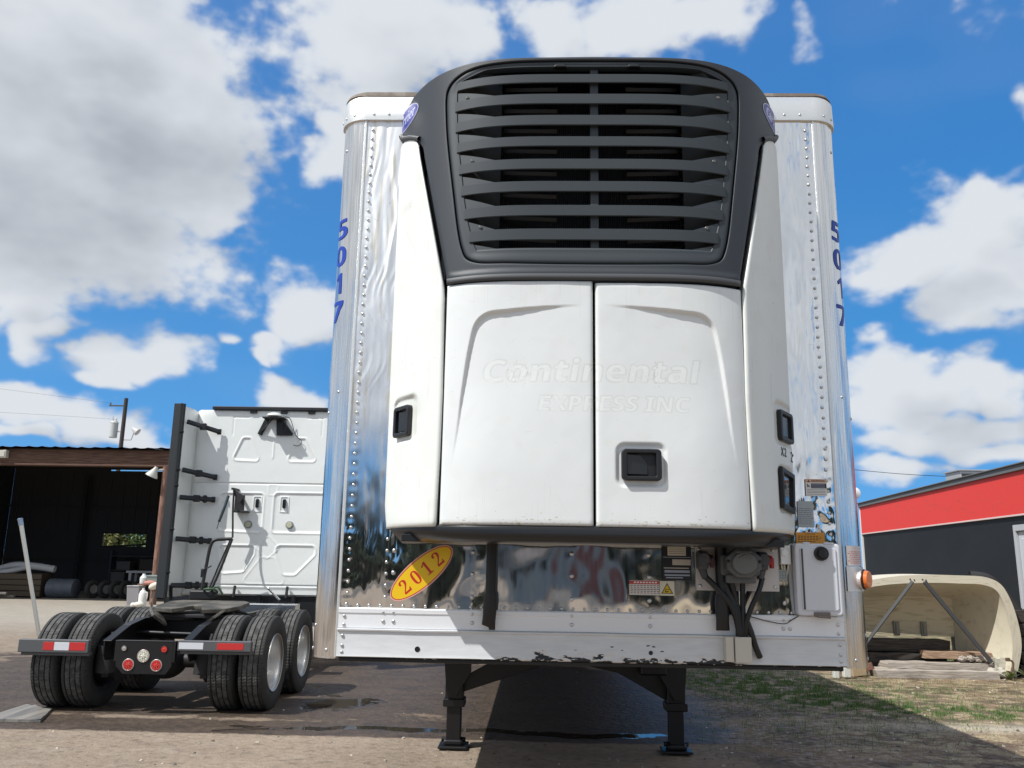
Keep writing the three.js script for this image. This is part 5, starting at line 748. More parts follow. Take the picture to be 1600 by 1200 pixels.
  single('white_bottle', [lathe([[0, 0], [0.10, 0], [0.11, 0.03], [0.11, 0.18], [0.05, 0.26], [0.045, 0.30], [0, 0.30]], 20).rotateZ(Math.PI / 2).translate(-12.24, 0.70, -21.95)], M([0.72, 0.73, 0.72], 0.4), 'white bottle standing on the left end of the pipe stand', 'bottle');
  single('storage_tub', [loft([[0.70, 0.15], [0.92, 0.18], [0.93, 0.19]].map(([y, r]) => rrect(-r * 1.2, r * 1.2, -r, r, 0.03).map(p => [-11.9 + p[0], y, -22.02 + p[1]])), { closed: true }), span(-12.13, -11.68, 0.92, 0.96, -22.22, -21.82, 0.01)], M([0.22, 0.28, 0.27], 0.6), 'grey green lidded tub on the pipe stand', 'tub');
  single('white_wrap', [loft(Array.from({ length: 9 }, (_, j) => Array.from({ length: 20 }, (_, i) => { const a = i / 20 * 2 * Math.PI, r = 0.145 + 0.02 * n2(i * 0.8, j); return [-12.6 + 0.62 + r * Math.cos(a) * 0 + r * Math.cos(a), 0.62 + j * 0.085, -22.9 + r * Math.sin(a)]; })), { closed: true })], M([0.68, 0.69, 0.62], 0.75), 'white plastic sheet wrapped upright beside the brown post', 'sheet');
}
// pole with transformer and lamp, wires
{
  const px = -32.6, pz = -60, t = thing('utility_pole', 'dark wooden utility pole with a pale transformer and street lamp above the shed roof', 'utility pole', [px, 0, pz]);
  part('pole', rod([px, 0, pz], [px, 13.7, pz], 0.19, 0.15, 14), M([0.055, 0.045, 0.038], 0.9), t);
  part('transformer', [lathe([[0, -0.65], [0.26, -0.65], [0.30, -0.6], [0.30, 0.5], [0.32, 0.52], [0.22, 0.66], [0, 0.68]], 20).rotateZ(Math.PI / 2).translate(px - 0.72, 11.2, pz), rod([px - 0.85, 11.85, pz], [px - 0.9, 12.25, pz], 0.05, 0.03), rod([px - 0.6, 11.85, pz], [px - 0.58, 12.1, pz], 0.05, 0.03), span(px - 0.5, px, 11.0, 11.1, pz - 0.05, pz + 0.05, 0.01)], M([0.50, 0.51, 0.50], 0.5), t);
  part('lamp_arm', [rod([px + 0.1, 10.4, pz], [px + 0.75, 10.4, pz], 0.035), rod([px + 0.75, 10.4, pz], [px + 0.95, 10.95, pz + 0.1], 0.03)], M([0.3, 0.3, 0.3], 0.5), t);
  part('lamp_head', lathe([[0.06, -0.3], [0.14, -0.15], [0.26, 0.15], [0.30, 0.28], [0.0, 0.24]], 20).rotateZ(R(-35)).translate(px + 1.05, 11.15, pz + 0.15), M([0.5, 0.5, 0.5], 0.5), t);
  part('crossarm', [span(px - 1.3, px + 0.1, 13.05, 13.15, pz - 0.06, pz + 0.06, 0.01), rod([px - 1.2, 13.15, pz], [px - 1.2, 13.35, pz], 0.06, 0.04)], M([0.10, 0.09, 0.08], 0.9), t);
  single('power_line', [hose([[px - 40, 17.5, pz + 14], [px - 20, 14.9, pz + 6], [px - 1.2, 13.3, pz]], 0.007, 60), hose([[px - 40, 14.8, pz + 14], [px - 20, 12.4, pz + 6], [px - 0.5, 12.0, pz]], 0.007, 60)], mat.darkGrey, 'thin dark wires running left from the utility pole', 'wires');
  single('power_line', [hose([[2, 9.2, -44], [9, 7.6, -42], [16.2, 6.55, -40], [21.4, 6.25, -40], [30, 6.1, -39]], 0.014, 80)], mat.black, 'thin dark wire crossing the sky right of the trailer', 'wire');
}
// bushes seen through the window of the shed
function leafClump(cx, cy, cz, rx, ry, rz, count, size, seed) {
  const q = seeded(seed), P = [], N = [], I = [];
  for (let k = 0; k < count; k++) {
    const a = q() * 6.283, b = Math.acos(2 * q() - 1), r = Math.pow(q(), 0.45) * (0.75 + 0.35 * n3(Math.cos(a) * 2 + seed, Math.cos(b) * 2, Math.sin(a) * 2));
    const x = cx + rx * r * Math.sin(b) * Math.cos(a), y = cy + ry * r * Math.cos(b), z = cz + rz * r * Math.sin(b) * Math.sin(a), s = size * (0.6 + q() * 0.8);
    const u = new THREE.Vector3(q() - 0.5, q() - 0.5, q() - 0.5).normalize(), w = new THREE.Vector3(q() - 0.5, q() - 0.2, q() - 0.5).cross(u).normalize(), o = P.length / 3;
    for (const [m, n] of [[-0.5, 0], [0, -0.28], [0.5, 0], [0, 0.28]]) P.push(x + (u.x * m + w.x * n) * s, y + (u.y * m + w.y * n) * s, z + (u.z * m + w.z * n) * s);
    I.push(o, o + 1, o + 2, o, o + 2, o + 3);
  }
  const g = new THREE.BufferGeometry(); g.setAttribute('position', new THREE.Float32BufferAttribute(P, 3)); g.setIndex(I); g.computeVertexNormals(); return g;
}
const leafM = (c) => MP(c, 0.8, 0, { side: THREE.DoubleSide, transmission: 0.3, thickness: 0 });
{
  const lm = leafM([0.24, 0.25, 0.09]);
  [[-27.5, 'pale green bush at the left in the shed window'], [-24.6, 'yellow green bush filling the middle of the shed window'], [-21.8, 'green bush at the right in the shed window']].forEach(([x, l], k) => { const t = thing('bush', l, 'bush', [x, 0, -44], 0); part('foliage', leafClump(x, 1.9, -44, 2.3, 2.6, 1.4, 4200, 0.34, 31 + k), k === 2 ? leafM([0.09, 0.14, 0.035]) : lm, t); part('stem', [0, 1, 2].map(j => rod([x + (j - 1) * 0.2, 0, -44], [x + (j - 1) * 0.7, 2, -44], 0.06, 0.02)), M([0.12, 0.09, 0.06], 0.9), t); });
}
{ // unseen trees added behind cab and trailer, darkening what the puddles mirror
  const tm = leafM([0.07, 0.09, 0.035]);
  [[-11.8, 9.4, 'at the left end'], [-8.2, 12, 'second from the left'], [-4.2, 12.5, 'third from the left'], [-0.2, 11, 'at the right end']].forEach(([x, h, w], k) => { const t = thing('added_far_tree', `unseen dark green tree added far behind the tractor and trailer, ${w} of its row`, 'tree', [x, 0, -47]); part('trunk', rod([x, 0, -47], [x, h * 0.6, -47], 0.2, 0.08, 10), M([0.09, 0.07, 0.055], 0.9), t); part('crown', [leafClump(x, h * 0.52, -47, 2.7, h * 0.46, 1.8, 4200, 0.75, 900 + k), leafClump(x + 1, h * 0.3, -46.6, 2.2, h * 0.3, 1.2, 900, 0.5, 920 + k)], tm, t); });
}
// ================================================================ THE RED AND BLACK BUILDING, RIGHT
{
  const A = [10.5, -24.1], B = [9.46, -12.8], L = Math.hypot(B[0] - A[0], B[1] - A[1]), ang = Math.atan2(-(B[1] - A[1]), B[0] - A[0]);   // wall runs from the far corner A past B, toward the viewer
  const bl = thing('roadside_building', 'flat roofed building with a red band over a black wall at the right', 'building', [A[0], 0, A[1]], ang);
  const Q = (n, g, m, o) => part(n, g, m, bl, { local: true, ...o });       // local x along the wall from A, z outward (toward -z side is inside)
  const LL = 19, D = -9;
  const redM = M([1, 1, 1], 0.6, 0, { map: dataTex(1024, 256, (u, v) => { const a = ss(0.25, 0.6, fbm2(u * 26, v * 2, 4)) * 0.5 + ss(0.2, 0.6, fbm2(u * 9 + 4, v * 5, 4)) * 0.5, m = [mix(0.70, 0.58, a), mix(0.048, 0.060, a), mix(0.036, 0.050, a)]; return m.map(toS); }, true) });
  const redG = box(1, 1, 1, 0, 0, 0, 0.001); void redG;
  const uvBox = (g, sx, sy) => { const p = g.attributes.position, u = g.attributes.uv; for (let i = 0; i < p.count; i++) u.setXY(i, p.getX(i) / sx, p.getY(i) / sy); return g; };
  Q('red_band', uvBox(span(0, LL, 2.635, 3.48, -0.12, 0.045, 0.004), 10, 1.0), redM, { label: 'faded red band painted along the top of the wall' });
  Q('black_wall', uvBox(span(0, LL, 0, 2.6, -0.2, 0, 0.004), 6, 3), M([1, 1, 1], 0.62, 0, { map: mottle([0.006, 0.0072, 0.0095], [0.0085, 0.010, 0.0125], 3, 4) }));
  Q('trim_strip', span(-0.01, LL, 2.600, 2.634, -0.1, 0.055, 0.003), M([0.66, 0.52, 0.50], 0.6), { label: 'thin pale strip under the red band' });
  Q('coping', [span(-0.05, LL, 3.481, 3.60, -0.25, 0.10, 0.01), span(-0.06, LL, 3.60, 3.625, -0.3, 0.14, 0.006)], M([0.13, 0.135, 0.14], 0.6));
  Q('corner_trim', span(-0.09, 0.0, 0, 3.60, -0.15, 0.06, 0.006), M([0.66, 0.66, 0.64], 0.6), { label: 'white corner board at the far end of the wall' });
  Q('far_wall', span(-0.02, 0.06, 0, 3.58, D, -0.2, 0.004), M([0.3, 0.3, 0.3], 0.8));
  Q('roof', span(0, LL, 3.46, 3.50, D, -0.26, 0.004), M([0.3, 0.3, 0.3], 0.8));
  const dx = 10.8; const d = Q('door', [span(dx, dx + 0.09, 0, 2.42, 0.0, 0.10, 0.006), span(dx + 0.09, dx + 1.3, 2.30, 2.42, 0.0, 0.10, 0.006), span(dx + 1.3, dx + 1.4, 0, 2.42, 0, 0.10, 0.006)], M([0.42, 0.43, 0.45], 0.55), { label: 'pale grey door frame at the right edge of the photograph' });
  part('door_leaf', [span(dx + 0.10, dx + 1.29, 0.02, 2.29, 0.0, 0.045, 0.004), span(dx + 0.22, dx + 1.17, 1.25, 2.15, 0.04, 0.06, 0.01), span(dx + 0.22, dx + 1.17, 0.2, 1.1, 0.04, 0.06, 0.01)], M([0.50, 0.52, 0.55], 0.5), d, { local: true });
  const ac = thing('rooftop_cooler', 'grey rooftop cooling unit on the red and black building', 'cooling unit', [12.6, 3.5, -21]);
  part('cooler_case', span(12.08, 13.1, 3.52, 4.34, -21.5, -20.6, 0.02), M([0.40, 0.40, 0.40], 0.5, 0.3), ac); part('cooler_grille', [span(12.12, 12.52, 3.6, 4.26, -20.6, -20.585, 0.004)], M([0.03, 0.03, 0.032], 0.6), ac);
  part('cooler_panel', [span(12.62, 12.82, 3.9, 4.28, -20.6, -20.57, 0.004), span(12.86, 13.05, 4.02, 4.28, -20.6, -20.57, 0.004)], M([0.62, 0.60, 0.56], 0.5), ac); part('cooler_lid', [span(12.02, 13.16, 4.34, 4.38, -21.56, -20.55, 0.01)], M([0.45, 0.45, 0.45], 0.4, 0.5), ac);
  const an = thing('roof_aerial', 'small white roof aerial at the far end of the red and black building', 'aerial', [10.9, 3.5, -26]);
  part('mast', rod([10.9, 3.4, -26], [10.95, 4.22, -26], 0.03), M([0.5, 0.5, 0.5], 0.5), an); part('dish', [lathe([[0, 0], [0.1, 0.02], [0.2, 0.07], [0.21, 0.07], [0.1, 0.0], [0, -0.02]], 22).rotateY(R(60)).translate(11.0, 4.12, -26), span(10.72, 11.05, 3.9, 3.94, -26.02, -25.98, 0.008)], M([0.6, 0.6, 0.6], 0.4), an);
}
// ================================================================ THE CREAM FAIRING ON BOARDS, RIGHT
{
  const zf = -8.7, f = thing('roof_fairing', 'cream fibreglass truck roof fairing standing open side out with two dark struts', 'fairing', [5.6, 0, -9.1]);
  const F = (n, g, m, o) => part(n, g, m, f, o);
  const outer = catmull([[4.25, 0.10], [4.22, 0.7], [4.30, 1.12], [4.55, 1.30], [4.9, 1.385], [5.45, 1.435], [6.0, 1.435], [6.38, 1.415], [6.58, 1.32], [6.70, 1.10], [6.78, 0.75], [6.79, 0.45], [6.70, 0.10]], 90);
  const inset = (k, top, side) => outer.map(([x, y]) => { const cx = 5.5, t = clamp((x - 4.22) / 2.57), sx = x < cx ? 1 : -1; return [x + sx * side * Math.pow(Math.abs(x - cx) / 1.29, 3), y - top * Math.pow(clamp((y - 0.10) / 1.335), 3)]; });
  const rim = inset(0, 0.115, 0.13), mid = inset(0, 0.20, 0.34), back = inset(0, 0.34, 0.52);
  const z = (p, d) => p.map(q => [q[0], q[1], d]);
  const creamMap = dataTex(512, 512, (u, v) => { const a = ss(0.0, 0.6, fbm2(u * 5, v * 7, 5)), k = mix(1, 0.88, a), st = 0.25 * ss(0.35, 0.6, fbm2(u * 7 + 9, v * 3.5, 5)); return [toS(0.62 * k * (1 - st * 0.7)), toS(0.575 * k * (1 - st * 0.9)), toS(0.45 * k * (1 - st))]; }, true);
  const cm = M([1, 1, 1], 0.55, 0, { map: creamMap });
  F('shell', loft([z(back, zf - 1.02), z(outer, zf - 0.95), z(outer, zf), z(rim, zf + 0.004)], { crease: 0.5, uv: (p, u, v) => [u * 2, v] }), cm, { label: 'cream outer shell with a broad flat rim' });
  F('inner_shell', loft([z(rim, zf + 0.004), z(rim, zf - 0.04), z(mid, zf - 0.5), z(back, zf - 0.90)], { uv: (p, u, v) => [u * 2, v], crease: 0.9 }), cm);
  const stain = dataTex(512, 512, (u, v) => { const rg = Math.hypot(u - 0.33, (v - 0.6) * 0.8), a = ss(0.1, 0.5, fbm2(u * 4, v * 9, 5)) * 0.35 + 0.45 * Math.exp(-(((rg - 0.15) / 0.025) ** 2)) * ss(-0.2, 0.4, fbm2(u * 9, v * 9, 4)) + 0.35 * ss(0.0, 0.4, fbm2(u * 3, v * 26, 4)) * ss(0.55, 0.3, u), k = 1 - 0.5 * a; return [toS(0.66 * k), toS(0.59 * k * (1 - 0.1 * a)), toS(0.42 * k * (1 - 0.25 * a))]; }, true);
  const bw = [[back[0][0], 0.56], [back[back.length - 1][0], 0.50], ...back.filter(p => p[1] > 0.6).reverse()];
  const bwall = new THREE.ShapeGeometry(new THREE.Shape(bw.map(p => new THREE.Vector2(...p))));
  { const p = bwall.attributes.position, u = bwall.attributes.uv; for (let i = 0; i < p.count; i++) u.setXY(i, (p.getX(i) - 4.3) / 2.4, (p.getY(i) - 0.4) / 1.0); }
  F('back_panel', [bwall.clone().translate(0, 0, zf - 0.90), bwall.clone().translate(0, 0, zf - 0.925)], M([1, 1, 1], 0.65, 0, { map: stain }), { label: 'dirt stained inner back panel of the fairing' });
  F('strut', bar([5.30, 1.34, zf + 0.02], [4.60, 0.36, zf - 0.25], 0.045, 0.03), mat.darkGrey); F('strut', bar([5.47, 1.34, zf + 0.02], [6.33, 0.22, zf + 0.02], 0.055, 0.035), mat.darkGrey);
  for (const x of [5.38, 5.80]) F('hinge_bracket', [span(x - 0.045, x + 0.045, 0.50, 0.72, zf - 0.90, zf - 0.86, 0.006), span(x - 0.02, x + 0.02, 0.53, 0.70, zf - 0.86, zf - 0.84, 0.004)], M([0.30, 0.29, 0.24], 0.6), f);
  F('strut_bolt', [[5.27, 1.37], [5.33, 1.36], [5.45, 1.37], [5.50, 1.36]].map(p => rivet(p[0], p[1], zf + 0.006, 0.012)), mat.darkGrey, { kind: 'stuff' });
  F('rubber_seal', hose([[6.36, 1.435, zf - 0.45], [6.62, 1.38, zf - 0.4], [6.82, 1.14, zf - 0.35], [6.95, 0.92, zf - 0.3]], 0.075, 40), mat.rubber, { label: 'dark rubber seal along the right shoulder of the fairing' });
  // boards under it
  const w1 = M([1, 1, 1], 0.85, 0, { map: woodMap([0.27, 0.235, 0.20], [0.47, 0.42, 0.36], 3) }), w2 = M([1, 1, 1], 0.85, 0, { map: woodMap([0.24, 0.15, 0.095], [0.42, 0.29, 0.20], 8) }), w3 = M([1, 1, 1], 0.9, 0, { map: woodMap([0.03, 0.026, 0.024], [0.07, 0.06, 0.052], 12) });
  const plank = (x0, x1, y0, y1, z0, z1, ragged, seed) => { const n = 40, rows = [[y0, z0], [y1, z0], [y1, z1], [y0, z1], [y0, z0]].map(([y, zz], k) => Array.from({ length: n + 1 }, (_, i) => { let x = mix(x0, x1, i / n); const e = i === n ? ragged * n2(k * 2 + seed, 3) : i === 0 ? -ragged * n2(k * 2 + seed, 9) : 0; return [x + e, y + 0.006 * n2(x * 3 + seed, k), zz + 0.008 * n2(x * 2 + seed, k + 5)]; })); const cap = s => loft([[0, 1], [3, 2]].map(ix => ix.map(k => rows[k][s]))); return [loft(rows, { crease: 0.6, uv: (p, u, v) => [u * 1.2, v * 0.8] }), cap(0), cap(n)]; };
  single('weathered_board', plank(4.62, 6.32, 0.0, 0.10, -8.98, -8.52, 0.05, 1), w1, 'long grey weathered board lying on the ground before the cream fairing', 'board');
  single('weathered_board', plank(4.86, 6.36, 0.104, 0.185, -9.06, -8.74, 0.06, 5), w1, 'grey weathered board lying on the lowest long board', 'board');
  single('tan_board', plank(5.52, 6.48, 0.235, 0.33, -9.25, -8.92, 0.05, 9), w2, 'tan reddish board lying across the back of the grey boards', 'board');
  single('dark_beam', plank(4.3, 6.0, 0.30, 0.47, -9.5, -9.2, 0.02, 14), w3, 'dark beam lying under the fairing behind the grey boards', 'beam');
  single('dark_beam', plank(4.3, 5.9, 0.03, 0.285, -9.45, -9.12, 0.02, 17), w3, 'lower dark beam in the shade behind the grey boards', 'beam');
  const lump = (x, y, zz, r, seed) => { const g = new THREE.IcosahedronGeometry(r, 3), p = g.attributes.position; for (let i = 0; i < p.count; i++) { const k = 1 + 0.35 * n3(p.getX(i) * 6 / r * 0.2 + seed, p.getY(i) * 1.2 / r, p.getZ(i) * 1.2 / r); p.setXYZ(i, p.getX(i) * k * 1.2, p.getY(i) * k * 0.8, p.getZ(i) * k); } g.computeVertexNormals(); return g.translate(x, y, zz); };
  single('rotten_wood', [lump(6.0, 0.245, -8.85, 0.05, 1), lump(6.12, 0.25, -8.86, 0.05, 2), lump(6.24, 0.25, -8.85, 0.055, 3), lump(6.36, 0.24, -8.84, 0.05, 4)], w1, 'crumbling grey wood under the foot of the right strut', 'wood');
  single('broken_block', [lump(6.42, 0.06, -8.72, 0.11, 6)], M([0.45, 0.42, 0.35], 0.85), 'broken pale concrete lump by the weed', 'concrete lump');
  single('concrete_block', [extrude([[6.42, 0], [6.74, 0], [6.74, 0.24], [6.68, 0.28], [6.46, 0.27]], 0.22, 0.015).translate(0, 0, -9.02)], M([1, 1, 1], 0.85, 0, { map: mottle([0.33, 0.32, 0.25], [0.58, 0.55, 0.46], 7, 5, 256) }), 'pale worn concrete block under the right foot of the fairing', 'block');
  // stack of dark boards at the right edge
  const st = thing('board_stack', 'stack of dark weathered boards at the right edge beside the fairing', 'stack', [7.2, 0, -8.9]);
  for (let k = 0; k < 5; k++) part('board', plank(6.83 + 0.02 * (k % 2), 8.4, 0.005 + k * 0.192, 0.178 + k * 0.192, -9.3, -8.86 + 0.02 * (k % 2), 0.02, 21 + k), w3, st);
  single('rusty_bracket', [hose([[6.56, 0.08, -8.62], [6.60, 0.2, -8.62], [6.585, 0.25, -8.62], [6.54, 0.26, -8.62]], 0.014, 20), box(0.06, 0.05, 0.03, 6.53, 0.27, -8.62)], M([0.14, 0.08, 0.05], 0.8), 'small rusty bracket standing before the concrete block', 'bracket');
  // weeds
  const weed = (x, zz, n, h, label, seed) => {
    const t = thing('weed', label, 'weed', [x, 0, zz]), q = seeded(seed), lm = [leafM([0.10, 0.17, 0.035]), leafM([0.20, 0.20, 0.07])], gs = [[], []];
    for (let k = 0; k < n; k++) { const a = q() * 6.283, L = h * (0.5 + q() * 0.6), lean = 0.3 + q() * 0.9, w = 0.012 + q() * 0.012, rows = []; for (let j = 0; j <= 5; j++) { const s = j / 5, r = L * lean * s * 0.8, y = L * (s - 0.35 * lean * s * s) + 0.005; const ww = w * Math.sin(Math.PI * (0.12 + 0.86 * s)); rows.push([-1, 1].map(e => [x + Math.cos(a) * r - Math.sin(a) * e * ww, y, zz + Math.sin(a) * r + Math.cos(a) * e * ww])); } gs[q() < 0.6 ? 0 : 1].push(loft(rows)); }
    part('leaf', gs[0], lm[0], t, { kind: 'stuff' }); part('dry_leaf', gs[1], lm[1], t, { kind: 'stuff' });
  };
  weed(6.72, -8.42, 70, 0.22, 'bushy green weed growing before the concrete block', 3); weed(6.48, -8.5, 26, 0.16, 'small green weed beside the broken concrete lump', 4); weed(6.22, -9.15, 22, 0.22, 'green weed growing between the tan board and the strut', 6);
  single('white_post_stub', [span(4.07, 4.17, 0.02, 0.20, -8.36, -8.26, 0.012), span(3.95, 4.02, 0.0, 0.12, -8.4, -8.3, 0.01)], M([0.62, 0.62, 0.56], 0.6), 'short white post stub under the right corner of the trailer', 'post stub');
  single('wood_offcut', [box(0.22, 0.13, 0.12, 4.36, 0.08, -8.55, 0.012, [0, 0.2, 0.12])], M([1, 1, 1], 0.8, 0, { map: woodMap([0.36, 0.26, 0.15], [0.55, 0.43, 0.27], 30) }), 'pale wood offcut beside the white post stub', 'wood offcut');
  single('wood_offcut', [box(0.26, 0.10, 0.08, 4.52, 0.10, -8.72, 0.01, [0, -0.5, 0.35])], M([0.17, 0.08, 0.055], 0.85), 'reddish brown wood chip leaning on the pale offcut', 'wood offcut');
}
// ================================================================ SMALL THINGS ON THE GROUND
{
  const g = loft([[-5.42, -4.74, -5.06, -4.60], [-5.36, -3.90, -4.80, -3.94]].map(r => Array.from({ length: 15 }, (_, i) => { const t = i / 14; return [mix(r[0], r[2], t), 0.024 + 0.012 * n2(t * 3, r[1]), mix(r[1], r[3], t)]; })));
  const edge = [...Array.from({ length: 12 }, (_, i) => [mix(-5.06, -4.80, i / 11), mix(-4.60, -3.94, i / 11)])];
  single('grey_mat', [g, loft([edge.map(p => [p[0], 0.026, p[1]]), edge.map(p => [p[0], 0.002, p[1]])]), loft([[[-5.36, 0.03, -3.90], [-4.80, 0.026, -3.94]], [[-5.36, 0.002, -3.90], [-4.80, 0.002, -3.94]]])], M([1, 1, 1], 0.5, 0, { map: mottle([0.13, 0.125, 0.12], [0.25, 0.23, 0.205], 5, 4, 256), side: THREE.DoubleSide }), 'flat grey board lying on the dirt left of the tractor', 'board');
  const t = thing('metal_rod', 'thin silver metal rod leaning upright beyond the left tractor wheels', 'rod', [-6.3, 0, -6.6]);
  part('rod_shaft', rod([-6.28, 0, -6.6], [-6.86, 1.88, -6.6], 0.022, 0.026, 16), M([0.62, 0.60, 0.54], 0.35, 0.8), t); part('rod_tip', [rod([-6.86, 1.88, -6.6], [-6.885, 1.955, -6.6], 0.030, 0.030, 16), rod([-6.885, 1.955, -6.6], [-6.888, 1.966, -6.6], 0.034, 0.030, 16)], M([0.30, 0.36, 0.45], 0.25, 0.8), t);
  single('twig', hose([[-3.12, 0.01, -3.72], [-2.9, 0.016, -3.78], [-2.66, 0.01, -3.86]], 0.006, 20), M([0.05, 0.035, 0.025], 0.9), 'thin dark twig lying on the dirt in front of the tractor', 'twig');
}
// pebbles, straw and grass: what nobody could count
{
  const q = seeded(404), mtx = new THREE.Matrix4(), qt = new THREE.Quaternion(), e = new THREE.Euler(), col = new THREE.Color();
  const scatter = (name, label, cat, geo, m, n, place) => {
    const im = new THREE.InstancedMesh(geo, m, n); im.name = name; tag(im, label, cat, null, 'stuff');
    let k = 0, guard = 0; while (k < n && guard++ < n * 60) { const s = place(); if (!s) continue; e.set(s.rx || 0, s.ry || 0, s.rz || 0); qt.setFromEuler(e); mtx.compose(new THREE.Vector3(s.x, s.y || 0, s.z), qt, new THREE.Vector3(...s.s)); im.setMatrixAt(k, mtx); im.setColorAt(k, col.setRGB(...s.c)); k++; }
    im.count = k; scene.add(im);
  };
  const peb = new THREE.IcosahedronGeometry(1, 1); { const p = peb.attributes.position; for (let i = 0; i < p.count; i++) { const k = 1 + 0.3 * n3(p.getX(i) * 1.5, p.getY(i) * 1.5, p.getZ(i) * 1.5); p.setXYZ(i, p.getX(i) * k, p.getY(i) * k, p.getZ(i) * k); } peb.computeVertexNormals(); }
  scatter('pebbles', 'small pale and dark pebbles strewn over the dirt yard', 'pebbles', peb, M([1, 1, 1], 0.9), 5200, () => { const z = 1 - Math.pow(q(), 0.6) * 13, x = -7 + q() * 14.5, g = groundAt(x, z); if (g.wet > 0.25 && q() < 0.94) return null; if (x < 1 && q() < 0.6) return null; const s = 0.0035 + 0.012 * Math.pow(q(), 5), v = q() < 0.25 ? 0.45 : 0.1 + 0.2 * q(); return { x, z, y: s * 0.2, ry: q() * 6, rx: q(), s: [s * 1.3, s * 0.7, s], c: [v, v * 0.88, v * 0.72] }; });
  const blade = new THREE.BufferGeometry(); blade.setAttribute('position', new THREE.Float32BufferAttribute([-0.5, 0, 0, 0.5, 0, 0, -0.32, 0.55, 0.12, 0.32, 0.55, 0.12, 0, 1, 0.42], 3)); blade.setIndex([0, 1, 3, 0, 3, 2, 2, 3, 4]); blade.computeVertexNormals();
  scatter('grass', 'short green grass and moss growing in patches right of the trailer', 'grass', blade, MP([1, 1, 1], 0.8, 0, { side: THREE.DoubleSide, transmission: 0.3, thickness: 0 }), 70000, () => { const z = -3 - q() * 8.5, x = 1.2 + q() * 7, gn = clamp(greenness(x, z)) * ss(-0.12, 0.3, fbm2(x * 3, z * 4, 4)); if (q() > gn + 0.01) return null; const h = (0.014 + 0.036 * q() * q()) * (1 + 1.6 * ss(0.25, 0.6, n2(x * 3.5, z * 3.5))), d = q() < 0.15; return { x, z, y: -0.001, ry: q() * 6.28, rx: (q() - 0.5) * 0.9, s: [0.0028 + q() * 0.002, h, h], c: d ? [0.30, 0.25, 0.12] : [0.060 + 0.04 * q(), 0.14 + 0.08 * q(), 0.03] }; });
  scatter('straw', 'dry straw coloured grass litter on the sunlit soil at the right', 'straw', blade, M([1, 1, 1], 0.9, 0, { side: THREE.DoubleSide }), 22000, () => { const z = -3 - q() * 7.5, x = 1.6 + q() * 6.6, k = ss(1.6, 3.4, x) * ss(-0.2, 0.35, fbm2(x * 2.2, z * 3.0 + 9, 4) + 0.08); if (q() > k) return null; const h = 0.02 + 0.05 * q() * q(), v = 0.7 + 0.5 * q(); return { x, z, y: 0.002, ry: q() * 6.28, rx: 1.1 + q() * 0.4, s: [0.002 + q() * 0.0015, h, h], c: [0.42 * v, 0.34 * v, 0.21 * v] }; });
  scatter('litter', 'scraps of pale bark and paper lying on the soil right of the trailer', 'litter', new RoundedBoxGeometry(1, 0.25, 0.5, 1, 0.1), M([1, 1, 1], 0.85), 900, () => { const z = -3 - q() * 6.5, x = 1.2 + q() * 6.5, s = 0.008 + 0.03 * Math.pow(q(), 3), v = q() < 0.3 ? 0.6 : 0.3 * q() + 0.06; return { x, z, y: 0.004, ry: q() * 6.28, rz: (q() - 0.5) * 0.4, s: [s, s * 0.6, s * (0.6 + q())], c: [v, v * 0.92, v * 0.8] }; });
}
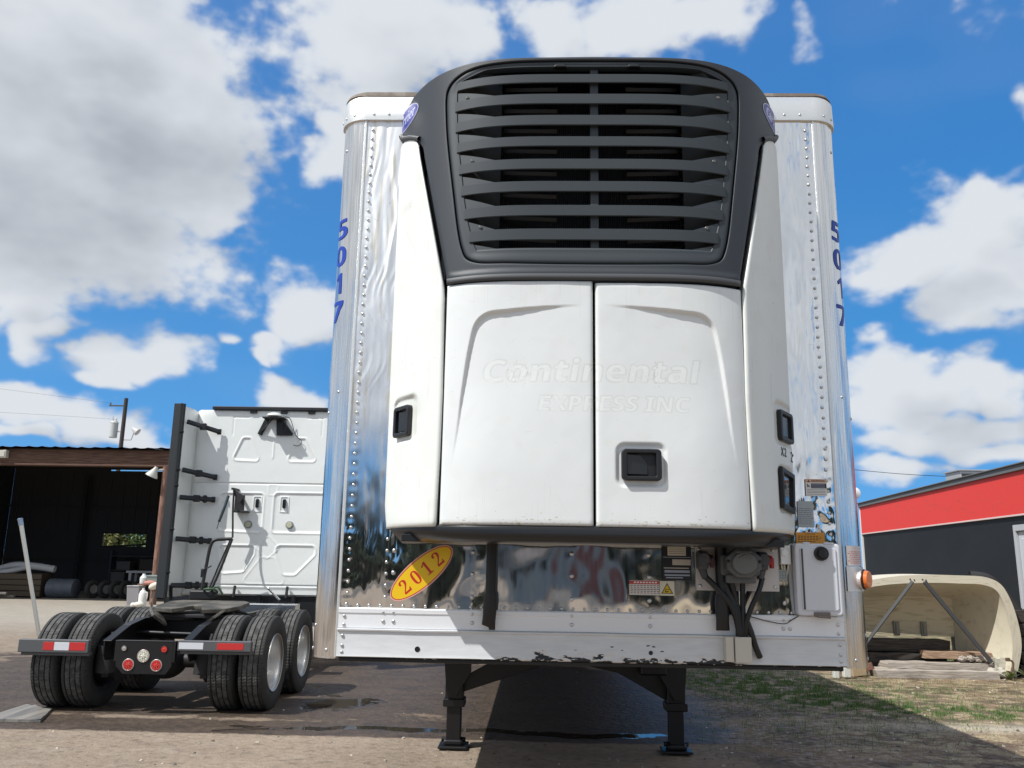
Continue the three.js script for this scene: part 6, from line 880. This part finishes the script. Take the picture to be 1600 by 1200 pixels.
// ================================================================ BEHIND THE VIEWER: unseen surroundings invented for the polished front to mirror
{
  const lmD = MP([0.13, 0.145, 0.085], 0.8, 0, { side: THREE.DoubleSide, transmission: 0.5, thickness: 0 }), trunkM = M([0.09, 0.07, 0.055], 0.9);
  const spots = [[-19, 37, 5.6], [-15, 36, 6.2], [-11.5, 38, 5.6], [-8, 38, 5.2], [-4, 37, 5.2], [0, 38, 4.6], [4.5, 38, 4.4], [8, 37, 4.8], [13, 40, 5.5], [-25, 38, 6.5]];
  spots.forEach(([x, z, h], k) => {
    const where = ['leftmost but one', 'tallest', 'third', 'fourth', 'fifth', 'sixth', 'seventh', 'eighth', 'rightmost', 'outermost left'][k]; void where;
    const t = thing('added_roadside_tree', `unseen added dark green roadside tree behind the viewer, ${['second from the left end', 'tallest', 'third from the left end', 'beside the left gap', 'left of the pale house', 'behind the pale house', 'right of the pale house', 'third from the right end', 'rightmost', 'leftmost'][k]} of the row`, 'tree', [x, 0, z]);
    part('trunk', [rod([x, 0, z], [x + 0.2, h * 0.5, z], 0.24, 0.12, 10), rod([x + 0.1, h * 0.35, z], [x - h * 0.16, h * 0.65, z + 0.4], 0.10, 0.05, 8), rod([x + 0.15, h * 0.4, z], [x + h * 0.18, h * 0.7, z - 0.4], 0.10, 0.05, 8)], trunkM, t);
    part('crown', [leafClump(x, h * 0.60, z, h * 0.33, h * 0.40, h * 0.28, 3600, 0.75, 60 + k), leafClump(x - h * 0.18, h * 0.40, z, h * 0.24, h * 0.28, h * 0.2, 1500, 0.65, 160 + k), leafClump(x + h * 0.19, h * 0.42, z, h * 0.24, h * 0.28, h * 0.2, 1500, 0.65, 260 + k)], lmD, t);
  });
  { const g = new THREE.PlaneGeometry(160, 6.5).rotateX(-Math.PI / 2).translate(0, 0.004, 24.5), o = new THREE.Mesh(g, M([0.05, 0.05, 0.052], 0.85)); o.name = 'road'; o.userData.kind = 'structure'; scene.add(o); }  // unseen dark road, added to darken the ground mirrored in the front sheet
  const hs = thing('added_roadside_house', 'unseen added low pale house with a brick red door behind the viewer', 'house', [2.5, 0, 31]);
  const H2 = (n, g, m) => part(n, g, m, hs);
  H2('wall', span(-2.5, 3.4, 0, 2.6, 30.5, 36, 0.02), M([0.30, 0.32, 0.30], 0.8)); H2('roof', loft([[2.55, 30], [3.9, 33.2], [2.55, 36.5]].map(([y, z]) => [[-2.9, y, z], [3.8, y, z]])), M([0.10, 0.085, 0.08], 0.9));
  H2('door', span(1.6, 2.7, 0.02, 2.15, 30.44, 30.5, 0.01), M([0.22, 0.075, 0.055], 0.6)); for (const x of [-1.8, -0.2]) H2('window', span(x, x + 1.0, 0.95, 2.0, 30.45, 30.5, 0.01), M([0.03, 0.035, 0.04], 0.1));
  const hd = thing('added_hedge', 'unseen added long dark hedge along the street behind the viewer', 'hedge', [0, 0, 34]);
  part('foliage', [-23, -19.5, -16, -12.5, -9, -5.5, 6.5, 10, 13.5, 17, 20.5].map((x, k) => leafClump(x, 1.1, 32.2, 2.4, 1.5, 0.9, 2600, 0.40, 500 + k)), lmD, hd);
}
scene.traverse(o => { if (o.isMesh) { o.castShadow = true; o.receiveShadow = true; } });
renderer.render(scene, camera);
